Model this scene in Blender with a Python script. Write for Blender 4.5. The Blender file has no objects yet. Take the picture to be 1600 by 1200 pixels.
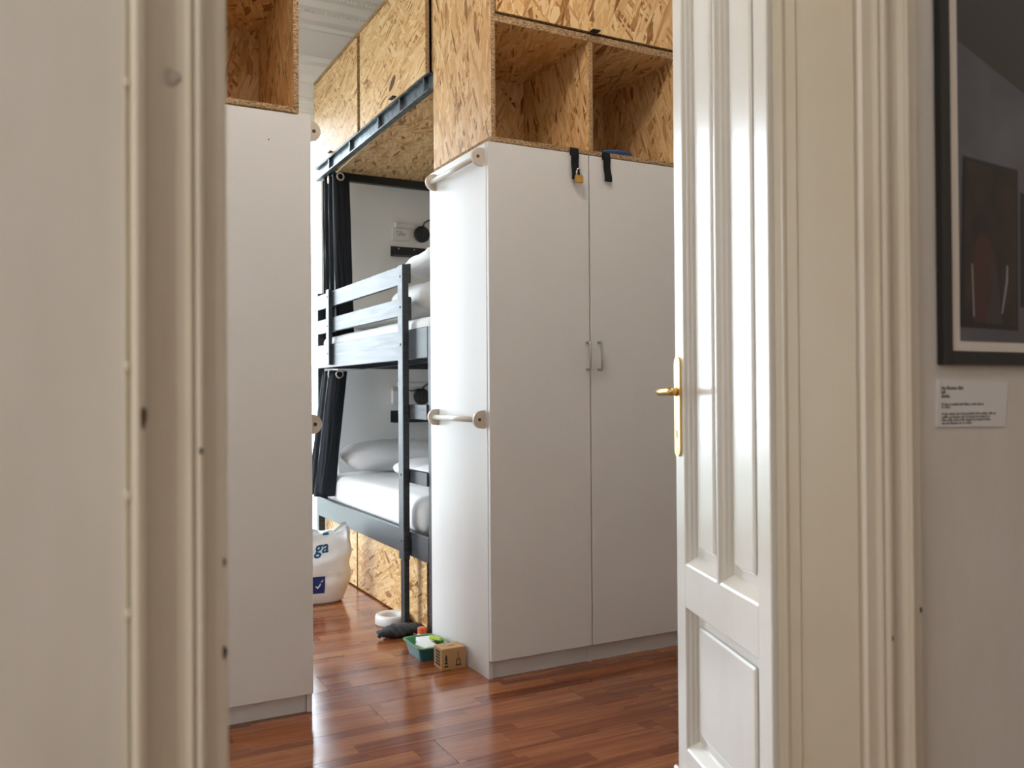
import bpy, bmesh, math, random
from mathutils import Vector, Matrix, noise
random.seed(7)
PI = math.pi
S = bpy.context.scene
COL = S.collection

# ------------------------------------------------------------------ camera
# world: X runs along the doorway wall (to the right), Y runs into the dormitory, Z up; camera stands at the origin
FPX = 1361.0
YAW, PITCH, ROLL = math.radians(27.94), math.radians(.54), math.radians(-.386)
CAMZ = 1.07
fw = Vector((math.sin(YAW)*math.cos(PITCH), math.cos(YAW)*math.cos(PITCH), math.sin(PITCH)))
rt = Vector((math.cos(YAW), -math.sin(YAW), 0))
up = rt.cross(fw)
rt, up = math.cos(ROLL)*rt + math.sin(ROLL)*up, -math.sin(ROLL)*rt + math.cos(ROLL)*up
cd = bpy.data.cameras.new('camera')
cam = bpy.data.objects.new('camera', cd)
COL.objects.link(cam)
M3 = Matrix((rt, up, -fw)).transposed()
cam.matrix_world = Matrix.Translation((0, 0, CAMZ)) @ M3.to_4x4()
cd.sensor_fit = 'HORIZONTAL'
cd.sensor_width = 36.0
cd.lens = 36.0*FPX/1600.0
cd.clip_start = .02
cd.dof.use_dof = True
cd.dof.focus_distance = 3.3
cd.dof.aperture_fstop = 3.6
S.camera = cam

# ------------------------------------------------------------------ sky, daylight, exposure
w = bpy.data.worlds.new('overcast_sky')
S.world = w
w.use_nodes = True
w.node_tree.nodes['Background'].inputs[0].default_value = (.80, .91, 1.0, 1)
w.node_tree.nodes['Background'].inputs[1].default_value = 12.5
vs = S.view_settings
vs.view_transform = 'Standard'
vs.look = 'None'
vs.gamma = 1
vs.use_curve_mapping = False
vs.exposure = 0.0

def area(name, loc, rot, sx, sy, power, col, portal=False):
    l = bpy.data.lights.new(name, 'AREA')
    l.shape = 'RECTANGLE'; l.size = sx; l.size_y = sy; l.energy = power; l.color = col
    if portal:
        l.cycles.is_portal = True
    o = bpy.data.objects.new(name, l); COL.objects.link(o)
    o.location = loc; o.rotation_euler = rot
    return o
# portal in the balcony window (guides sky sampling, gives no light of its own)
area('window_portal', (.97, 5.64, 1.46), (PI/2, 0, PI), 1.29, 2.86, 1, (1, 1, 1), True)
area('window_portal', (-2.09, 4.45, 1.46), (0, -PI/2, 0), 2.86, 1.78, 1, (1, 1, 1), True)
area('window_portal', (-.89, 5.64, 1.46), (PI/2, 0, PI), 1.17, 2.86, 1, (1, 1, 1), True)
# added area light standing in for daylight from the hallway's left end
area('hallway_added_daylight', (-2.35, -.35, 1.75), (0, -PI/2, 0), 2.2, 1.3, 42, (1.0, .95, .87))

# ------------------------------------------------------------------ materials
def sh(nt, kind, **kw):
    n = nt.nodes.new(kind)
    for k, v in kw.items():
        setattr(n, k, v)
    return n
def newmat(name, base=(.8, .8, .8), rough=.5, metal=0.0, spec=.5, coat=0.0):
    m = bpy.data.materials.new(name)
    m.use_nodes = True
    b = m.node_tree.nodes['Principled BSDF']
    b.inputs['Base Color'].default_value = (*base, 1)
    b.inputs['Roughness'].default_value = rough
    b.inputs['Metallic'].default_value = metal
    b.inputs['Specular IOR Level'].default_value = spec
    b.inputs['Coat Weight'].default_value = coat
    return m
def mix(nt, a, b, f, mode='MIX'):
    n = nt.nodes.new('ShaderNodeMix'); n.data_type = 'RGBA'; n.blend_type = mode
    for sock, v in ((n.inputs[6], a), (n.inputs[7], b), (n.inputs[0], f)):
        if hasattr(v, 'node'):
            nt.links.new(v, sock)
        elif isinstance(v, (int, float)):
            sock.default_value = v
        else:
            sock.default_value = (*v, 1)
    return n.outputs[2]
def math_(nt, op, a, b=None):
    n = nt.nodes.new('ShaderNodeMath'); n.operation = op
    for i, v in enumerate((a, b)):
        if v is None: continue
        if hasattr(v, 'node'): nt.links.new(v, n.inputs[i])
        else: n.inputs[i].default_value = v
    return n.outputs[0]
def ramp(nt, f, stops):
    n = nt.nodes.new('ShaderNodeValToRGB')
    e = n.color_ramp.elements
    while len(e) < len(stops): e.new(.5)
    for el, (p, c) in zip(e, stops):
        el.position = p; el.color = (*c, 1)
    nt.links.new(f, n.inputs[0])
    return n.outputs[0]
def coords(nt, which='Object', scale=(1, 1, 1), rot=0.0, shift=None):
    tc = nt.nodes.new('ShaderNodeTexCoord')
    out = tc.outputs[which]
    if shift is not None:
        va = nt.nodes.new('ShaderNodeVectorMath'); va.operation = 'ADD'
        nt.links.new(out, va.inputs[0]); nt.links.new(shift, va.inputs[1]); out = va.outputs[0]
    mp = nt.nodes.new('ShaderNodeMapping')
    mp.inputs['Scale'].default_value = scale
    mp.inputs['Rotation'].default_value = (0, 0, rot)
    nt.links.new(out, mp.inputs[0])
    return mp.outputs[0]
def noise_tex(nt, vec, scale, detail=3, rough=.5):
    n = nt.nodes.new('ShaderNodeTexNoise')
    n.inputs['Scale'].default_value = scale; n.inputs['Detail'].default_value = detail; n.inputs['Roughness'].default_value = rough
    nt.links.new(vec, n.inputs['Vector'])
    return n.outputs['Fac']
def bump(nt, h, strength, dist=.002):
    n = nt.nodes.new('ShaderNodeBump')
    n.inputs['Strength'].default_value = strength; n.inputs['Distance'].default_value = dist
    nt.links.new(h, n.inputs['Height'])
    return n.outputs[0]
def obj_shift(nt, k=13.0):
    oi = nt.nodes.new('ShaderNodeObjectInfo')
    c = nt.nodes.new('ShaderNodeCombineXYZ')
    nt.links.new(math_(nt, 'MULTIPLY', oi.outputs['Random'], k), c.inputs[0])
    nt.links.new(math_(nt, 'MULTIPLY', oi.outputs['Random'], k*1.7), c.inputs[1])
    return c.outputs[0], oi.outputs['Random']

def paint_mat(name, base, stain, rough, amount=.35, scale=3.0, bumpy=.15, coat=0.0):
    m = newmat(name, base, rough, coat=coat)
    nt = m.node_tree; b = nt.nodes['Principled BSDF']
    v = coords(nt, 'Object', (1, 1, .35))
    f = noise_tex(nt, v, scale, 5, .6)
    f = ramp(nt, f, [(.45, (0, 0, 0)), (.75, (1, 1, 1))])
    c = mix(nt, base, stain, math_(nt, 'MULTIPLY', f, amount))
    nt.links.new(c, b.inputs['Base Color'])
    v2 = coords(nt, 'Object', (1, 1, .12))
    nt.links.new(bump(nt, noise_tex(nt, v2, 60, 3), bumpy, .001), b.inputs['Normal'])
    return m

def osb_mat(name, tint=1.0, turn=0.0):
    m = newmat(name, (.6, .4, .2), .5, spec=.3)
    nt = m.node_tree; b = nt.nodes['Principled BSDF']
    shift, rnd = obj_shift(nt)
    col = None
    hsum = None
    layers = [(.25, 6, 40, .0), (1.75, 6, 40, .35), (1.25, 5, 34, .45), (2.2, 6, 44, .5), (1.5, 4.5, 36, .55), (.8, 7, 48, .62), (1.62, 8, 30, .66), (1.95, 7, 60, .7)]
    for i, (ang, su, sv, thr) in enumerate(layers):
        v = coords(nt, 'UV', (1, 1, 1), ang+turn, shift)
        # wobble the strand outline a little
        nz = nt.nodes.new('ShaderNodeTexNoise'); nz.inputs['Scale'].default_value = 35; nz.inputs['Detail'].default_value = 2
        nt.links.new(v, nz.inputs['Vector'])
        va = nt.nodes.new('ShaderNodeVectorMath'); va.operation = 'MULTIPLY_ADD'
        nt.links.new(nz.outputs['Color'], va.inputs[0]); va.inputs[1].default_value = (.006, .006, 0); nt.links.new(v, va.inputs[2])
        mp = nt.nodes.new('ShaderNodeMapping'); mp.inputs['Scale'].default_value = (su*1.6, sv*1.6, 1); mp.inputs['Location'].default_value = (i*3.7, i*9.1, 0)
        nt.links.new(va.outputs[0], mp.inputs[0])
        vo = nt.nodes.new('ShaderNodeTexVoronoi'); vo.voronoi_dimensions = '2D'; vo.inputs['Scale'].default_value = 1.0
        nt.links.new(mp.outputs[0], vo.inputs['Vector'])
        sp = nt.nodes.new('ShaderNodeSeparateColor'); nt.links.new(vo.outputs['Color'], sp.inputs[0])
        g = nt.nodes.new('ShaderNodeMapping'); g.inputs['Scale'].default_value = (14, 300, 1); nt.links.new(v, g.inputs[0])
        grain = noise_tex(nt, g.outputs[0], 1.0, 2)
        t = math_(nt, 'ADD', sp.outputs[1], math_(nt, 'MULTIPLY', math_(nt, 'SUBTRACT', grain, .5), .45))
        c = ramp(nt, t, [(0.0, (.22*tint, .085*tint, .022*tint)), (.07, (.46*tint, .23*tint, .075*tint)), (.22, (.64*tint, .37*tint, .15*tint)), (.6, (.73*tint, .46*tint, .21*tint)), (1.0, (.82*tint, .60*tint, .33*tint))])
        if col is None:
            col = c; hsum = sp.outputs[2]
        else:
            msk = math_(nt, 'GREATER_THAN', sp.outputs[0], thr)
            col = mix(nt, col, c, msk)
            mm = nt.nodes.new('ShaderNodeMix'); mm.data_type = 'FLOAT'
            nt.links.new(msk, mm.inputs[0]); nt.links.new(hsum, mm.inputs[2]); nt.links.new(sp.outputs[2], mm.inputs[3])
            hsum = mm.outputs[0]
    nt.links.new(col, b.inputs['Base Color'])
    nt.links.new(bump(nt, hsum, .5, .0012), b.inputs['Normal'])
    return m

def osb_edge_mat():
    m = newmat('osb_edge', (.4, .27, .15), .8, spec=.2)
    nt = m.node_tree; b = nt.nodes['Principled BSDF']
    shift, rnd = obj_shift(nt)
    v = coords(nt, 'Object', (1, 1, 2.5))
    f = noise_tex(nt, v, 130, 3, .7)
    nt.links.new(ramp(nt, f, [(.36, (.10, .045, .018)), (.5, (.36, .22, .11)), (.66, (.60, .44, .27))]), b.inputs['Base Color'])
    return m

def floor_mat():
    m = newmat('red_brown_laminate', (.2, .07, .03), .2, spec=.5)
    nt = m.node_tree; b = nt.nodes['Principled BSDF']
    shift, rnd = obj_shift(nt, 31.0)
    uv = coords(nt, 'UV')
    s = nt.nodes.new('ShaderNodeSeparateXYZ'); nt.links.new(uv, s.inputs[0])
    strip = math_(nt, 'FLOOR', math_(nt, 'DIVIDE', s.outputs[1], .0644))
    # each strip is a row of staves of its own length
    wn1 = nt.nodes.new('ShaderNodeTexWhiteNoise'); wn1.noise_dimensions = '2D'
    c0 = nt.nodes.new('ShaderNodeCombineXYZ'); nt.links.new(strip, c0.inputs[0]); nt.links.new(math_(nt, 'MULTIPLY', rnd, 57), c0.inputs[1])
    nt.links.new(c0.outputs[0], wn1.inputs['Vector'])
    stave = math_(nt, 'FLOOR', math_(nt, 'ADD', math_(nt, 'DIVIDE', s.outputs[0], .46), wn1.outputs['Value']))
    c1 = nt.nodes.new('ShaderNodeCombineXYZ'); nt.links.new(strip, c1.inputs[0]); nt.links.new(stave, c1.inputs[1]); nt.links.new(math_(nt, 'MULTIPLY', rnd, 91), c1.inputs[2])
    wn2 = nt.nodes.new('ShaderNodeTexWhiteNoise'); wn2.noise_dimensions = '3D'; nt.links.new(c1.outputs[0], wn2.inputs['Vector'])
    va = nt.nodes.new('ShaderNodeVectorMath'); va.operation = 'MULTIPLY_ADD'
    nt.links.new(wn2.outputs['Color'], va.inputs[0]); va.inputs[1].default_value = (20, 20, 20); nt.links.new(uv, va.inputs[2])
    mp = nt.nodes.new('ShaderNodeMapping'); mp.inputs['Scale'].default_value = (3.2, 55, 1); nt.links.new(va.outputs[0], mp.inputs[0])
    g = noise_tex(nt, mp.outputs[0], 1.0, 5, .62)
    t = math_(nt, 'ADD', math_(nt, 'MULTIPLY', g, .72), math_(nt, 'MULTIPLY', wn2.outputs['Value'], .36))
    c = ramp(nt, t, [(.25, (.13, .030, .010)), (.46, (.22, .060, .019)), (.62, (.30, .095, .032)), (.85, (.42, .17, .065))])
    nt.links.new(c, b.inputs['Base Color'])
    r = noise_tex(nt, coords(nt, 'Object', (1, 1, 1)), 9, 4, .6)
    nt.links.new(math_(nt, 'ADD', math_(nt, 'MULTIPLY', r, .16), .10), b.inputs['Roughness'])
    return m

def fabric_mat(name, base, rough=.85, weave=900, strength=.15):
    m = newmat(name, base, rough, spec=.25)
    nt = m.node_tree; b = nt.nodes['Principled BSDF']
    v = coords(nt, 'Object')
    nt.links.new(bump(nt, noise_tex(nt, v, weave, 2), strength, .0006), b.inputs['Normal'])
    return m

MT = {}
MT['osb'] = osb_mat('osb_board')
MT['osb_long'] = osb_mat('osb_board_lengthwise', 1.0, PI/2)
MT['edge'] = osb_edge_mat()
MT['floor'] = floor_mat()
MT['wall_hall'] = paint_mat('hall_wall_plaster', (.73, .715, .68), (.52, .48, .41), .75, .5, 2.6, .25)
MT['wall_room'] = paint_mat('room_wall_plaster', (.85, .83, .80), (.78, .75, .71), .8, .3, 2.0, .15)
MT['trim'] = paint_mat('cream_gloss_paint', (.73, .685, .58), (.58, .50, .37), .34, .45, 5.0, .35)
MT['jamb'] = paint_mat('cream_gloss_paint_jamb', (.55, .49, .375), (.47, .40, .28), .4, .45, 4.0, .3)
MT['leaf'] = paint_mat('white_door_gloss_paint', (.78, .76, .71), (.62, .57, .48), .24, .3, 6.0, .22)
MT['ceil'] = newmat('white_ceiling_plaster', (.87, .86, .84), .8)
MT['laminate'] = paint_mat('white_wardrobe_laminate', (.76, .74, .715), (.66, .62, .56), .38, .15, 3.0, .03)
MT['laminate_side'] = MT['laminate']
MT['chrome'] = newmat('brushed_grey_metal', (.55, .55, .55), .3, 1.0)
MT['galv'] = newmat('galvanised_steel', (.30, .33, .35), .42, .85)
nt = MT['galv'].node_tree
f = noise_tex(nt, coords(nt, 'Object'), 22, 4, .7)
nt.links.new(ramp(nt, f, [(.35, (.055, .066, .073)), (.65, (.20, .23, .25))]), nt.nodes['Principled BSDF'].inputs['Base Color'])
MT['blackmetal'] = newmat('black_metal', (.012, .012, .013), .45)
MT['blackplastic'] = newmat('black_plastic', (.014, .014, .015), .35)
MT['webbing'] = fabric_mat('black_webbing', (.010, .010, .011), .8, 700, .5)
MT['brass'] = newmat('brass', (.70, .47, .16), .28, 1.0)
MT['lockbrass'] = newmat('padlock_brass', (.55, .33, .10), .38, 1.0)
MT['steel'] = newmat('polished_steel', (.75, .75, .74), .18, 1.0)
MT['bedpaint'] = newmat('black_stained_bed_wood', (.028, .030, .034), .36, spec=.5)
nt = MT['bedpaint'].node_tree
v = coords(nt, 'UV', (4, 70, 1))
f = noise_tex(nt, v, 1.0, 4, .6)
nt.links.new(ramp(nt, f, [(.3, (.018, .019, .022)), (.7, (.050, .053, .060))]), nt.nodes['Principled BSDF'].inputs['Base Color'])
nt.links.new(math_(nt, 'ADD', math_(nt, 'MULTIPLY', f, .25), .30), nt.nodes['Principled BSDF'].inputs['Roughness'])
MT['sheet'] = fabric_mat('white_cotton', (.82, .81, .80), .9, 500, .1)
MT['sheet_grey'] = fabric_mat('pale_grey_cotton', (.70, .69, .69), .9, 500, .1)
MT['curtain'] = fabric_mat('navy_black_blackout_cloth', (.022, .025, .033), .40, 900, .2)
MT['ringmetal'] = newmat('pale_eyelet_metal', (.72, .66, .58), .3, .7)
MT['cord'] = newmat('pale_cord', (.75, .62, .40), .7)
MT['whiteplastic'] = newmat('white_plastic', (.78, .76, .73), .4)
MT['beige'] = newmat('beige_plastic', (.62, .54, .45), .45)
MT['rodplastic'] = newmat('cream_rod_paint', (.82, .79, .72), .25)
MT['bag'] = newmat('white_plastic_bag', (.80, .79, .78), .35, spec=.5)
MT['bagblue'] = newmat('blue_print', (.008, .13, .28), .4)
MT['bagnavy'] = newmat('navy_print', (.010, .035, .16), .4)
MT['teal'] = newmat('teal_plastic', (.025, .14, .17), .35)
MT['green'] = newmat('green_plastic', (.075, .26, .11), .35)
MT['lime'] = newmat('lime_sponge', (.50, .62, .08), .8)
MT['orange'] = newmat('orange_cap', (.75, .13, .045), .4)
MT['card'] = newmat('brown_cardboard', (.48, .28, .12), .75)
MT['ink'] = newmat('black_ink', (.02, .017, .014), .6)
MT['greycloth'] = fabric_mat('dark_grey_cloth', (.075, .080, .082), .9, 400, .6)
MT['blue'] = newmat('blue_plastic', (.02, .11, .33), .35)
MT['frame'] = newmat('black_frame_wood', (.012, .011, .011), .4)
MT['mat'] = newmat('white_mount_board', (.70, .66, .61), .8)
MT['paper'] = newmat('white_card', (.72, .73, .75), .6)
MT['chip'] = newmat('bare_wood_chip', (.10, .055, .018), .8)
MT['chipdark'] = newmat('dark_chip', (.018, .012, .008), .8)
MT['pine'] = newmat('rough_pine', (.50, .33, .15), .7)
nt = MT['pine'].node_tree
nt.links.new(ramp(nt, noise_tex(nt, coords(nt, 'UV', (60, 4, 1)), 1.0, 4), [(.35, (.22, .12, .045)), (.65, (.55, .37, .17))]), nt.nodes['Principled BSDF'].inputs['Base Color'])

# ------------------------------------------------------------------ builders
def origin_of(p):
    o = Vector((0, 0, 0))
    while p is not None:
        o += Vector(p.location); p = p.parent
    return o
def set_uv(me):
    uv = me.uv_layers.new(name='UVMap') if not me.uv_layers else me.uv_layers[0]
    vs_ = me.vertices
    for pl in me.polygons:
        n = pl.normal
        a = max(range(3), key=lambda i: abs(n[i]))
        for li in pl.loop_indices:
            c = vs_[me.loops[li].vertex_index].co
            uv.data[li].uv = ((c.y, c.z), (c.x, c.z), (c.x, c.y))[a]
def finish(name, bm, mat, parent=None, smooth=False, base=None, uv=True):
    """links a bmesh (world coordinates) as one object; top-level objects get their origin at the base centre"""
    bmesh.ops.recalc_face_normals(bm, faces=bm.faces)
    if parent is None:
        if base is None:
            xs = [v.co.x for v in bm.verts]; ys = [v.co.y for v in bm.verts]; zs = [v.co.z for v in bm.verts]
            base = ((min(xs)+max(xs))/2, (min(ys)+max(ys))/2, min(zs))
        off = Vector(base)
    else:
        off = origin_of(parent)
    for v in bm.verts: v.co -= off
    me = bpy.data.meshes.new(name)
    bm.to_mesh(me); bm.free()
    for m in (mat if isinstance(mat, (list, tuple)) else [mat]):
        me.materials.append(MT[m] if isinstance(m, str) else m)
    if uv: set_uv(me)
    if smooth:
        for p in me.polygons: p.use_smooth = True
    o = bpy.data.objects.new(name, me); COL.objects.link(o)
    if parent is None: o.location = off
    else: o.parent = parent
    return o
def tag(o, label, cat, group=None):
    o['label'] = label; o['category'] = cat
    if group: o['group'] = group
    return o
def struct(o, label, cat):
    tag(o, label, cat); o['kind'] = 'structure'
    return o
def thing(name, label, cat, loc, group=None, kind=None):
    o = bpy.data.objects.new(name, None); COL.objects.link(o); o.location = loc
    o.empty_display_size = .05
    tag(o, label, cat, group)
    if kind: o['kind'] = kind
    return o
def add_box(bm, x0, x1, y0, y1, z0, z1, bev=0.0, seg=1, M=None):
    g = bmesh.ops.create_cube(bm, size=1.0)
    for v in g['verts']:
        v.co = Vector((x0+(v.co.x+.5)*(x1-x0), y0+(v.co.y+.5)*(y1-y0), z0+(v.co.z+.5)*(z1-z0)))
    vs_ = g['verts']
    if bev > 0:
        es = list({e for v in vs_ for e in v.link_edges})
        r = bmesh.ops.bevel(bm, geom=es, offset=bev, segments=seg, affect='EDGES', profile=.5)
        vs_ = list({v for f in r['faces'] for v in f.verts} | {v for v in vs_ if v.is_valid})
    if M is not None:
        for v in vs_: v.co = M @ v.co
    return vs_
def box(name, x0, x1, y0, y1, z0, z1, mat, parent=None, bev=.0, seg=1, M=None):
    bm = bmesh.new(); add_box(bm, x0, x1, y0, y1, z0, z1, bev, seg, M)
    return finish(name, bm, mat, parent)
def add_tube(bm, pts, r, n=10, caps=True):
    pts = [Vector(p) for p in pts]
    rings = []
    for i, p in enumerate(pts):
        t = (pts[min(i+1, len(pts)-1)] - pts[max(i-1, 0)]).normalized()
        a = Vector((0, 0, 1)) if abs(t.z) < .9 else Vector((1, 0, 0))
        u_ = t.cross(a).normalized(); v_ = t.cross(u_)
        rr = r[i] if isinstance(r, (list, tuple)) else r
        rings.append([bm.verts.new(p + rr*(math.cos(2*PI*k/n)*u_ + math.sin(2*PI*k/n)*v_)) for k in range(n)])
    for a, b in zip(rings, rings[1:]):
        for k in range(n):
            bm.faces.new((a[k], a[(k+1) % n], b[(k+1) % n], b[k]))
    if caps:
        bm.faces.new(rings[0]); bm.faces.new(list(reversed(rings[-1])))
def tube(name, pts, r, mat, parent=None, n=10, smooth=True):
    bm = bmesh.new(); add_tube(bm, pts, r, n)
    return finish(name, bm, mat, parent, smooth)
def add_prism(bm, poly, axis, a0, a1):
    """poly: 2-D points; axis 0/1/2 extrudes along x/y/z from a0 to a1"""
    def P(p, a):
        return Vector((a, p[0], p[1])) if axis == 0 else Vector((p[0], a, p[1])) if axis == 1 else Vector((p[0], p[1], a))
    A = [bm.verts.new(P(p, a0)) for p in poly]; B = [bm.verts.new(P(p, a1)) for p in poly]
    n = len(poly)
    for i in range(n):
        bm.faces.new((A[i], A[(i+1) % n], B[(i+1) % n], B[i]))
    bm.faces.new(A); bm.faces.new(list(reversed(B)))
    return A+B
def prism(name, poly, axis, a0, a1, mat, parent=None, smooth=False):
    bm = bmesh.new(); add_prism(bm, poly, axis, a0, a1)
    return finish(name, bm, mat, parent, smooth)
def add_torus(bm, c, R, r, axis, n=20, m=8, sx=1.0):
    a = Vector(axis).normalized()
    u_ = a.orthogonal().normalized(); v_ = a.cross(u_)
    rings = []
    for i in range(n):
        d = math.cos(2*PI*i/n)*u_ + math.sin(2*PI*i/n)*v_
        rings.append([bm.verts.new(Vector(c) + d*(R + r*math.cos(2*PI*j/m)) + a*r*math.sin(2*PI*j/m)) for j in range(m)])
    for i in range(n):
        A, B = rings[i], rings[(i+1) % n]
        for j in range(m):
            bm.faces.new((A[j], B[j], B[(j+1) % m], A[(j+1) % m]))
def add_cushion(bm, c, hx, hy, hz, rot=0.0, tilt=0.0, seed=0, amp=.012, nu=64, nv=30, px_=.5, freq=7.0, fold=.013):
    """soft pillow: superellipsoid with wrinkles"""
    Rm = Matrix.Rotation(rot, 3, 'Z') @ Matrix.Rotation(tilt, 3, 'X')
    def sp(v_, e): return math.copysign(abs(v_)**e, v_)
    rows = []
    for j in range(nv+1):
        ph = -PI/2 + PI*j/nv
        row = []
        for i in range(nu):
            th = 2*PI*i/nu
            e = px_
            p = Vector((hx*sp(math.cos(ph), .55)*sp(math.cos(th), e), hy*sp(math.cos(ph), .55)*sp(math.sin(th), e), hz*sp(math.sin(ph), .9)))
            k = noise.noise(Vector((p.x*freq+seed, p.y*freq, p.z*freq*1.6+seed))) + .5*noise.noise(Vector((p.x*freq*2.6+seed, p.y*freq*2.2, p.z*freq*2+3)))
            d = p.normalized() if p.length > 1e-6 else Vector((0, 0, 1))
            rid = (1-abs(noise.noise(Vector((p.x*11+seed*3, p.y*16+p.x*5, p.z*9+seed)))))**4 - .4
            p = p + d*(k*amp + fold*rid*min(1, hz/.05))
            row.append(p)
        rows.append(row)
    vs_ = []
    for j, row in enumerate(rows):
        if j in (0, nv):
            m_ = sum(row, Vector())/len(row)
            vs_.append([bm.verts.new(Vector(c) + Rm @ m_)])
        else:
            vs_.append([bm.verts.new(Vector(c) + Rm @ p) for p in row])
    for j in range(nv):
        A, B = vs_[j], vs_[j+1]
        for i in range(nu):
            i2 = (i+1) % nu
            if len(A) == 1: bm.faces.new((A[0], B[i2], B[i]))
            elif len(B) == 1: bm.faces.new((A[i], A[i2], B[0]))
            else: bm.faces.new((A[i], A[i2], B[i2], B[i]))
def cushion(name, c, hx, hy, hz, mat, parent=None, **kw):
    bm = bmesh.new(); add_cushion(bm, c, hx, hy, hz, **kw)
    return finish(name, bm, mat, parent, True)
def text_obj(name, body, size, M, mat, parent, shear=0.0, bold=0.0, spacing=1.0):
    cu = bpy.data.curves.new(name, 'FONT'); cu.body = body; cu.size = size; cu.shear = shear; cu.offset = bold; cu.space_character = spacing
    cu.extrude = .0002; cu.resolution_u = 2
    t = bpy.data.objects.new(name, cu); COL.objects.link(t)
    dg = bpy.context.evaluated_depsgraph_get()
    me = bpy.data.meshes.new_from_object(t.evaluated_get(dg))
    bpy.data.objects.remove(t)
    me.name = name; me.transform(M)
    off = origin_of(parent)
    me.transform(Matrix.Translation(-off))
    me.materials.clear(); me.materials.append(MT[mat])
    o = bpy.data.objects.new(name, me); COL.objects.link(o); o.parent = parent
    return o
def faceM(x, y, z, face='-Y', rz=0.0):
    """matrix that stands flat text/plates up on a face looking along -Y or -X"""
    if face == '-Y':
        R = Matrix.Rotation(PI/2, 4, 'X')
    else:
        R = Matrix.Rotation(-PI/2, 4, 'Z') @ Matrix.Rotation(PI/2, 4, 'X')
    return Matrix.Translation((x, y, z)) @ R @ Matrix.Rotation(rz, 4, 'Z')

# ================================================================== THE SETTING
XL, XR = -1.9, 2.55          # dormitory side walls
YF = 5.42                    # far wall of the dormitory
YW, YB = 1.007, 1.205        # hall face and room face of the doorway wall
OX0, OX1, OZ = .174, 1.189, 2.62   # doorway opening
ZC = 3.52
# floor: laminate boards, each a part
fl = box('floor', XL, XR, YB-.25, YF+.2, -.05, -.012, 'floor')
struct(fl, 'red-brown glossy laminate floor boards of the dormitory', 'floor')
BW, BL = .193, 1.285
row = 0
y = YB-.25
while y < YF:
    y1 = min(y+BW, YF)
    x = XL - ((row*.53) % 1.0)*BL
    while x < XR:
        a, b_ = max(x, XL), min(x+BL, XR)
        if b_-a > .03:
            bm = bmesh.new()
            add_box(bm, a+.0004, b_-.0004, y+.0004, y1-.0004, -.012, 0, .0006)
            finish('board', bm, 'floor', fl)
        x += BL
    y = y1; row += 1
hf = box('floor', -2.6, 3.4, -1.9, YB-.25, -.05, 0, 'floor')
struct(hf, 'wooden floor of the hallway in front of the doorway', 'floor')
# doorway wall (hall side): left piece, right piece, piece over the door
struct(box('wall_left', -2.6, OX0-.02, YW, YB, 0, ZC, 'wall_hall'), 'pale plaster hallway wall left of the doorway', 'wall')
struct(box('wall_right', OX1+.02, 3.4, YW, YB, 0, ZC, 'wall_hall'), 'pale plaster hallway wall right of the doorway with the framed picture', 'wall')
struct(box('wall_front', OX0-.02, OX1+.02, YW, YB, OZ+.02, ZC, 'wall_hall'), 'piece of plaster wall above the doorway', 'wall')
# hallway shell behind the camera
struct(box('wall_back', -2.6, 3.4, -2.0, -1.9, 0, ZC, 'wall_hall'), 'hallway wall behind the viewer', 'wall')
struct(box('wall_end', 3.4, 3.5, -2.0, YB, 0, ZC, 'wall_hall'), 'right end wall of the hallway', 'wall')
struct(box('wall_end', -2.7, -2.6, -2.0, YB, 0, ZC, 'wall_hall'), 'left end wall of the hallway', 'wall')
struct(box('ceiling', -2.7, 3.5, -2.0, YB, ZC, ZC+.1, 'ceil'), 'plain white ceiling of the hallway', 'ceiling')
# dormitory shell
struct(box('wall_side', XR, XR+.1, YB, YF+.2, 0, ZC, 'wall_room'), 'dormitory wall behind the bunk bed and wardrobe', 'wall')
UY0, UY1 = 3.56, 5.34
bm = bmesh.new()
add_box(bm, XL-.2, XL, YB, UY0, 0, ZC); add_box(bm, XL-.2, XL, UY1, YF+.2, 0, ZC); add_box(bm, XL-.2, XL, UY0, UY1, 2.905, ZC)
struct(finish('wall_side', bm, 'wall_room'), 'left side wall of the dormitory', 'wall')
struct(box('ceiling', XL-.2, XR+.1, YB, YF+.2, ZC, ZC+.1, 'ceil'), 'white dormitory ceiling with moulded cornice', 'ceiling')
WX0, WX1, WZ = .32, 1.62, 2.905
bm = bmesh.new()
VX0, VX1 = -1.48, -.30
add_box(bm, XL, VX0, YF, YF+.2, 0, ZC); add_box(bm, VX1, WX0, YF, YF+.2, 0, ZC); add_box(bm, WX1, XR, YF, YF+.2, 0, ZC)
add_box(bm, WX0, WX1, YF, YF+.2, WZ, ZC); add_box(bm, VX0, VX1, YF, YF+.2, WZ, ZC)
wf = struct(finish('wall_far', bm, 'wall_room'), 'far dormitory wall around the tall bright window', 'wall')
# cornice of the far wall: stepped moulding with two rows of beads
tc_ = thing('trim_1', 'white moulded ceiling cornice with rows of small beads above the window', 'cornice', ((XL+XR)/2, YF, 3.36), kind='structure')
prism('moulding', [(YF, 3.36), (YF-.02, 3.36), (YF-.025, 3.385), (YF-.07, 3.40), (YF-.10, 3.43), (YF-.16, 3.44), (YF-.19, 3.47), (YF-.30, 3.48), (YF-.34, 3.505), (YF-.52, 3.51), (YF-.52, 3.52), (YF, 3.52)], 0, XL, XR, 'ceil', tc_)
for yy, zz, nm in ((YF-.115, 3.431, 'bead_row'), (YF-.245, 3.472, 'bead_row')):
    bm = bmesh.new()
    xx = .7
    while xx < 2.2:
        add_box(bm, xx, xx+.013, yy-.008, yy+.008, zz-.006, zz+.006, .003)
        xx += .024
    o = finish(nm, bm, 'ceil', tc_); o['kind'] = 'stuff'
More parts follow.
